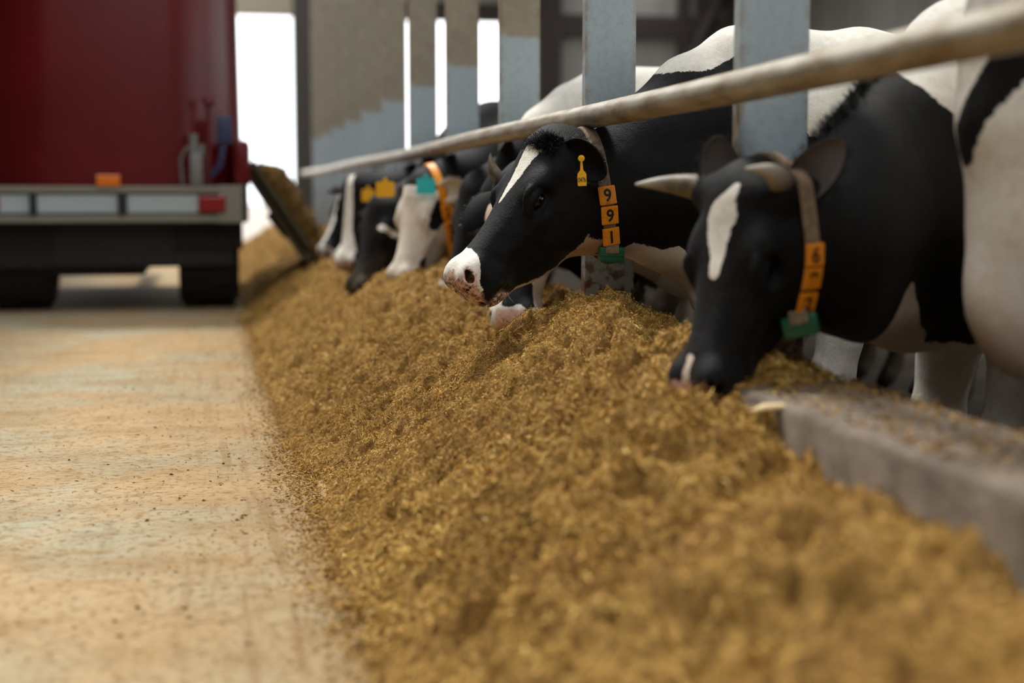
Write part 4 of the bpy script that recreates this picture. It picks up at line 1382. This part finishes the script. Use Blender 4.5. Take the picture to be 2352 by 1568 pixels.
pinknose = lambda P, q, W: q[:, 0] - .44
eater('cow with a pink muzzle half hidden behind the lowered chin of cow 991', 1.66, 5.31, (.925, 5.22, .35), 25, 72,
      crest=[(1.10, 5.28, .835), (1.25, 5.30, 1.03), (1.44, 5.31, 1.17)],
      white=std_white(lambda u, v, w: mx(u - .40, mn(-.16 - v, .5 - u), mn(.03 - np.abs(u + .0), w - .05)), 5, 2.4, -.02, neck=lambda P, W: mn(P[:, 2] - 1.17 - .25 * np.clip(P[:, 0] - .3, -.5, 1), P[:, 0] + .4)), pink=pinknose,
      tan=lambda P, q, W: np.where(q[:, 0] > .2, .3, 0))
eater('black cow with a dark muzzle just left of the nose of cow 991', 1.85, 5.96, (.935, 5.88, .36), 15, 72,
      white=std_white(lambda u, v, w: mx(mn(u - .41, v + .055), mn(.03 - np.hypot(u - .10, w - .08), .1 + u)), 9, 2.2, -.16, .4))

# teal-tagged white-faced cow
def wT(u, v, w):
    blk = mx(mn(.045 - np.hypot((u - .12) * .55, v + .075), w), .022 - np.hypot((u - .36) * .5, v + .10) , mn(.02 - u, w + .5))
    return -blk
def fT(root, body, Hd, L, Ld, eo):
    c_ = Hd.P(-.05, -.16, 0) - Hd.V(.02, .05, 0)
    strap, at, fr = make_collar(root, body, L((1.06, 6.60, .66)), Ld((.40, .05, .10)), Ld((0, 0, 1)), .04, (-.075, -.20), m=M_ORANGE)
    for h, dg in ((.05, '2'), (-.02, '5'), (-.075, '8'), (-.13, '0')):
        p, dn, ou = at(h, -1)
        number_tag(strap, p, dn, ou, .055, .060, .01, dg)
    for sg, m_, p_ in ((1, M_TEAL, L((.962, 6.42, .830))), (-1, M_YELLOW, L((.79, 6.52, .815)))):
        ear_tag(eo[sg], Vector(p_) + Vector((0, 0, .045)), Ld((-.2, -1, .05)), (0, 0, -1), .085, .085, m_, nk=.35)
eater('white faced cow wearing a teal ear tag and an orange collar', 1.86, 6.62, (.80, 6.46, .385), 30, 70,
      white=std_white(wT, 12, 2.2, -.04), pink=lambda P, q, W: q[:, 0] - .455, tan=lambda P, q, W: np.where((W[:, 0] < 1.3), .35, 0) * (W[:, 2] < .78),
      ears=[(1, (-.30, -.10, 1), (.6, .7, .1), dict(L=.17, Wd=.10, m=M_EARW, inner=M_EARW, droop=0)), (-1, (-.10, -.2, -1), (.7, .6, -.2), dict(L=.15, Wd=.09))],
      feats=fT, fine=.012)
# black cow pushing feed with its nose
eater('black cow with its dark pointed muzzle pushed lowest into the heap slope', 1.50, 7.32, (.66, 7.12, .285), 28, 66, .50,
      crest=[(1.11, 7.27, .79), (1.24, 7.30, 1.0), (1.34, 7.32, 1.17)],
      white=std_white(lambda u, v, w: mn(.018 - np.hypot(u - .13, (w - .10) * .7), v + .3), 16, 2.0, -.28, .3), fine=.013)
# two blazed cows further along
def fB(root, body, Hd, L, Ld, eo):
    ear_tag(eo[1], Vector(L((.845, 7.75, .83))), Ld((-.2, -1, .05)), (0, 0, -1), .08, .07, M_YELLOW, nk=.35)
eater('cow with a broad white blaze and pink muzzle left of the black faced cow', 1.82, 7.93, (.70, 7.83, .385), 45, 74,
      crest=[(1.09, 7.87, .80), (1.28, 7.9, .97)],
      white=std_white(lambda u, v, w: mx(np.interp(u, [0, .1, .25, .38, .5], [.022, .03, .035, .07, .09]) - np.abs(w + .01), u - .42), 19, 2.4, -.06), pink=pinknose, feats=fB)
eater('far cow with a white neck patch feeding close to the discharge chute', 1.80, 8.72, (.72, 8.60, .39), 20, 60,
      white=std_white(lambda u, v, w: mx(.03 - np.abs(w), u - .43), 23, 2.4, .02, neck=lambda P, W: cap2(W[:, 0], W[:, 2], (.80, .62), (1.0, .95), .05, .09)), pink=pinknose)
eater('farthest visible black and white cow beside the falling feed', 1.80, 9.72, (.70, 9.60, .40), 20, 62,
      white=std_white(lambda u, v, w: mx(.025 - np.abs(w), u - .42), 29, 2.4, .04))
# ------------------------------------------------------------------ feed mixer wagon
TX, TY = -0.64, 9.8
M_FEEDDARK = mat('shaded_feed', (0.115, 0.062, 0.018), 0.9, spec=.1)  # darker feed colour carries the shade over the chute
nt_ = NT(M_FEEDDARK); v_ = nt_.coords(); n_ = nt_.noise(v_, 22, 5, .7)
nt_.color(nt_.mix(nt_.step(n_, .38, .64), (0.06, 0.032, 0.009), (0.17, 0.095, 0.027))); nt_.bump(n_, .8, .02)
truck = empty('feed_wagon', (TX, TY, 0))
tag(truck, 'dark red feed mixer wagon seen from behind on the alley', 'wagon')
def rounded(hw, y0, y1, r, n=10):
    pts = []
    for cx_, cy_, a0 in ((hw - r, y0 + r, -90), (hw - r, y1 - r, 0), (-hw + r, y1 - r, 90), (-hw + r, y0 + r, 180)):
        for k in range(n + 1):
            a = math.radians(a0 + 90 * k / n)
            pts.append((cx_ + r * math.cos(a), cy_ + r * math.sin(a)))
    return pts
b = MB()
b.prism(rounded(.872, .03, 3.32, .5, 18), .86, 2.75, rounded(.85, .06, 3.3, .5, 18))
tub = b.build('mixer_tub', M_RED, truck, True)
b = MB(); b.prism(rounded(.885, .02, 3.33, .5), .84, .875, rounded(.885, .02, 3.33, .5)); b.build('tub_rim', M_RED, truck, True)
b = MB(); b.tube([(x, y, 2.76) for x, y in rounded(.86, .05, 3.31, .5)], .04, 10, closed=True); b.build('tub_rim', M_GREY, truck, True)
# rear frame and bumper
b = MB()
b.box((-.86, -.06, .80), (.86, .10, .845), .006)
b.box((-.86, -.06, .605), (.86, .10, .655), .006)
b.box((-.86, .02, .65), (.86, .10, .81), .004)
b.box((.70, -.07, .60), (.86, -.02, .85), .006)
b.box((-.86, -.07, .60), (-.70, -.02, .85), .006)
b.build('rear_frame', M_BUMPER, truck)
for x0, x1 in ((-.70, -.50), (-.46, .05), (.11, .57)):
    b = MB(); b.box((x0, -.045, .668), (x1, .015, .788), .008); b.build('plate', M_PANEL, truck)
for x in (-.48, .08):
    b = MB(); b.box((x - .022, -.075, .655), (x + .022, -.01, .80), .004); b.build('bracket', M_BLACK, truck)
for x in (.66, -.78):
    b = MB(); b.box((x - .09, -.085, .672), (x + .09, -.02, .782), .012); b.build('tail_lamp', M_REFL, truck)
b = MB(); b.box((.055, -.07, .857), (-.065, .0, .905), .012); b.build('marker_lamp', M_AMBER, truck)
# chassis
b = MB()
b.box((-.80, .15, .30), (.80, .9, .61), .02)
b.box((-.45, .25, .24), (.2, 3.1, .58), .02)
b.box((.25, .25, .45), (.78, 3.1, .84), .02)
b.box((-.78, .25, .45), (-.25, 3.1, .84), .02)
b.tube([(-.8, .75, .44), (.8, .75, .44)], .06, 12)
b.build('chassis', M_BLACK, truck)
b = MB(); b.box((-.08, 3.0, .42), (.08, 5.0, .56), .02); b.build('drawbar', M_BLACK, truck)
def wheel(x, y, parent):
    R, W = .44, .41
    b = MB()
    h = W / 2
    b.lathe([(-h + .03, R * .58), (-h, R * .66), (-h, R * .90), (-h + .035, R * .975), (-h + .06, R), (h - .06, R), (h - .035, R * .975), (h, R * .90), (h, R * .66), (h - .03, R * .58)], (0, 0, 0), 'x', 40)
    for k in range(40):
        a = 2 * math.pi * k / 40
        M = Matrix.Rotation(a, 4, 'X')
        b.box((-h + .03 if k % 2 else .01, -.018, R - .01), (-.01 if k % 2 else h - .03, .018, R + .010), 0, M)
    w = b.build('tyre', M_RUBBER, parent, True, (x, y, R + .006))
    b = MB(); b.lathe([(-.12, .25), (-.10, .26), (.05, .25), (.05, .08), (.12, .07), (.12, .01)], (0, 0, 0), 'x', 24)
    b.build('wheel_rim', M_GREY, w, True)
for x in (-.63, .63):
    wheel(x, .62, truck)
b = MB(); b.box((-.87, .12, .30), (-.40, .15, .62), .006); b.build('mudflap', M_RUBBER, truck)
b = MB(); b.box((.40, .12, .42), (.86, .15, .62), .006); b.build('mudflap', M_RUBBER, truck)
# valve block, hose and lever on the right rear corner
b = MB(); b.box((.52, -.07, .85), (.60, .01, 1.06), .01); b.tube([(.545, -.03, 1.05), (.545, -.03, 1.19)], .03, 10); b.tube([(.59, -.03, 1.05), (.60, -.03, 1.12)], .025, 10); b.build('valve_block', M_GREY, truck, True)
b = MB(); b.tube([(.645, -.03, .86), (.65, -.03, 1.40)], .016, 8); b.tube([(.66, -.05, 1.38), (.64, -.03, 1.43)], .034, 10); b.build('lever', M_RED, truck, True)
b = MB(); b.box((.70, -.06, 1.12), (.80, .04, 1.31), .02); b.tube([(.74, -.03, 1.12), (.72, -.05, .99), (.66, -.04, .91)], .02, 8); b.build('control_box', M_BLUE, truck, True)
b = MB(); b.tube([(.47, -.03, .86), (.46, -.04, 1.02), (.50, -.05, 1.1), (.55, -.05, 1.08)], .012, 8); b.build('hose', M_GREY, truck, True)
b = MB(); b.box((.80, .02, .84), (.92, .5, 1.16), .05); b.build('gear_cover', M_RED, truck, True)
b = MB(); b.box((.84, .0, .60), (.90, .3, .86), .02); b.build('side_bracket', M_BLACK, truck)
# discharge chute on the right side
b = MB()
A = Vector((.92, .3, .95)); B_ = Vector((1.33, .3, .32))
d = (B_ - A).normalized(); nrm = Vector((-d.z, 0, d.x)) * -1
if nrm.x < 0: nrm = -nrm
def chute_box(b, s0, s1, n0, n1, y0, y1):
    q = [A + d * s + nrm * n_ for s, n_ in ((s0, n0), (s1, n0), (s1, n1), (s0, n1))]
    f0 = [b.bm.verts.new((p.x, y0, p.z)) for p in q]; f1 = [b.bm.verts.new((p.x, y1, p.z)) for p in q]
    b.bm.faces.new(f0); b.bm.faces.new(f1[::-1])
    for i in range(4):
        b.bm.faces.new((f0[i], f0[(i + 1) % 4], f1[(i + 1) % 4], f1[i]))
Lc = (B_ - A).length
chute_box(b, -.06, Lc * .98, -.02, .03, .25, 1.15)
chute_box(b, -.05, Lc * .9, .0, .07, .25, .28)
chute_box(b, -.05, Lc * .9, .0, .07, 1.12, 1.15)
b.tube([A + Vector((.05, .05, -.03)) + d * Lc * .35 - nrm * .07, A + Vector((.05, .05, -.03)) + d * Lc * .62 - nrm * .05], .035, 8)
b.build('discharge_chute', M_OLIVE, truck)
r_ = np.random.default_rng(3)
P = []; Q = []
NS, NY = 30, 14
for i in range(NS):
    f = i / (NS - 1)
    s = Lc * (-.02 + 1.06 * f)
    for j in range(NY):
        g = j / (NY - 1)
        nn = .045 + (.185 - .03 * f) * math.sin(math.pi * (.12 + .76 * g)) ** .5 * min(1, f * 5 + .25) + r_.normal() * .014
        p = A + d * s + nrm * nn
        P.append((p.x, .30 + .8 * g, p.z))
    for j in range(NY):
        p = A + d * s + nrm * .036
        P.append((p.x, .30 + .8 * j / (NY - 1), p.z))
W2 = NY * 2
for i in range(NS - 1):
    ring = list(range(NY)) + list(range(W2 - 1, NY - 1, -1))
    for k in range(W2):
        a0, a1 = ring[k], ring[(k + 1) % W2]
        Q.append((i * W2 + a0, i * W2 + a1, (i + 1) * W2 + a1, (i + 1) * W2 + a0))
for e in (0, NS - 1):
    for j in range(NY - 1):
        Q.append((e * W2 + j, e * W2 + j + 1, e * W2 + NY + j + 1, e * W2 + NY + j))
ff_ = mesh_obj('falling_feed', P, Q, M_FEEDDARK, None, True, (TX, TY, 0))
bm = bmesh.new(); bm.from_mesh(ff_.data); bmesh.ops.recalc_face_normals(bm, faces=bm.faces[:]); bm.to_mesh(ff_.data); bm.free()
tag(ff_, 'brown feed sliding down the discharge chute of the red wagon', 'feed', kind='stuff')
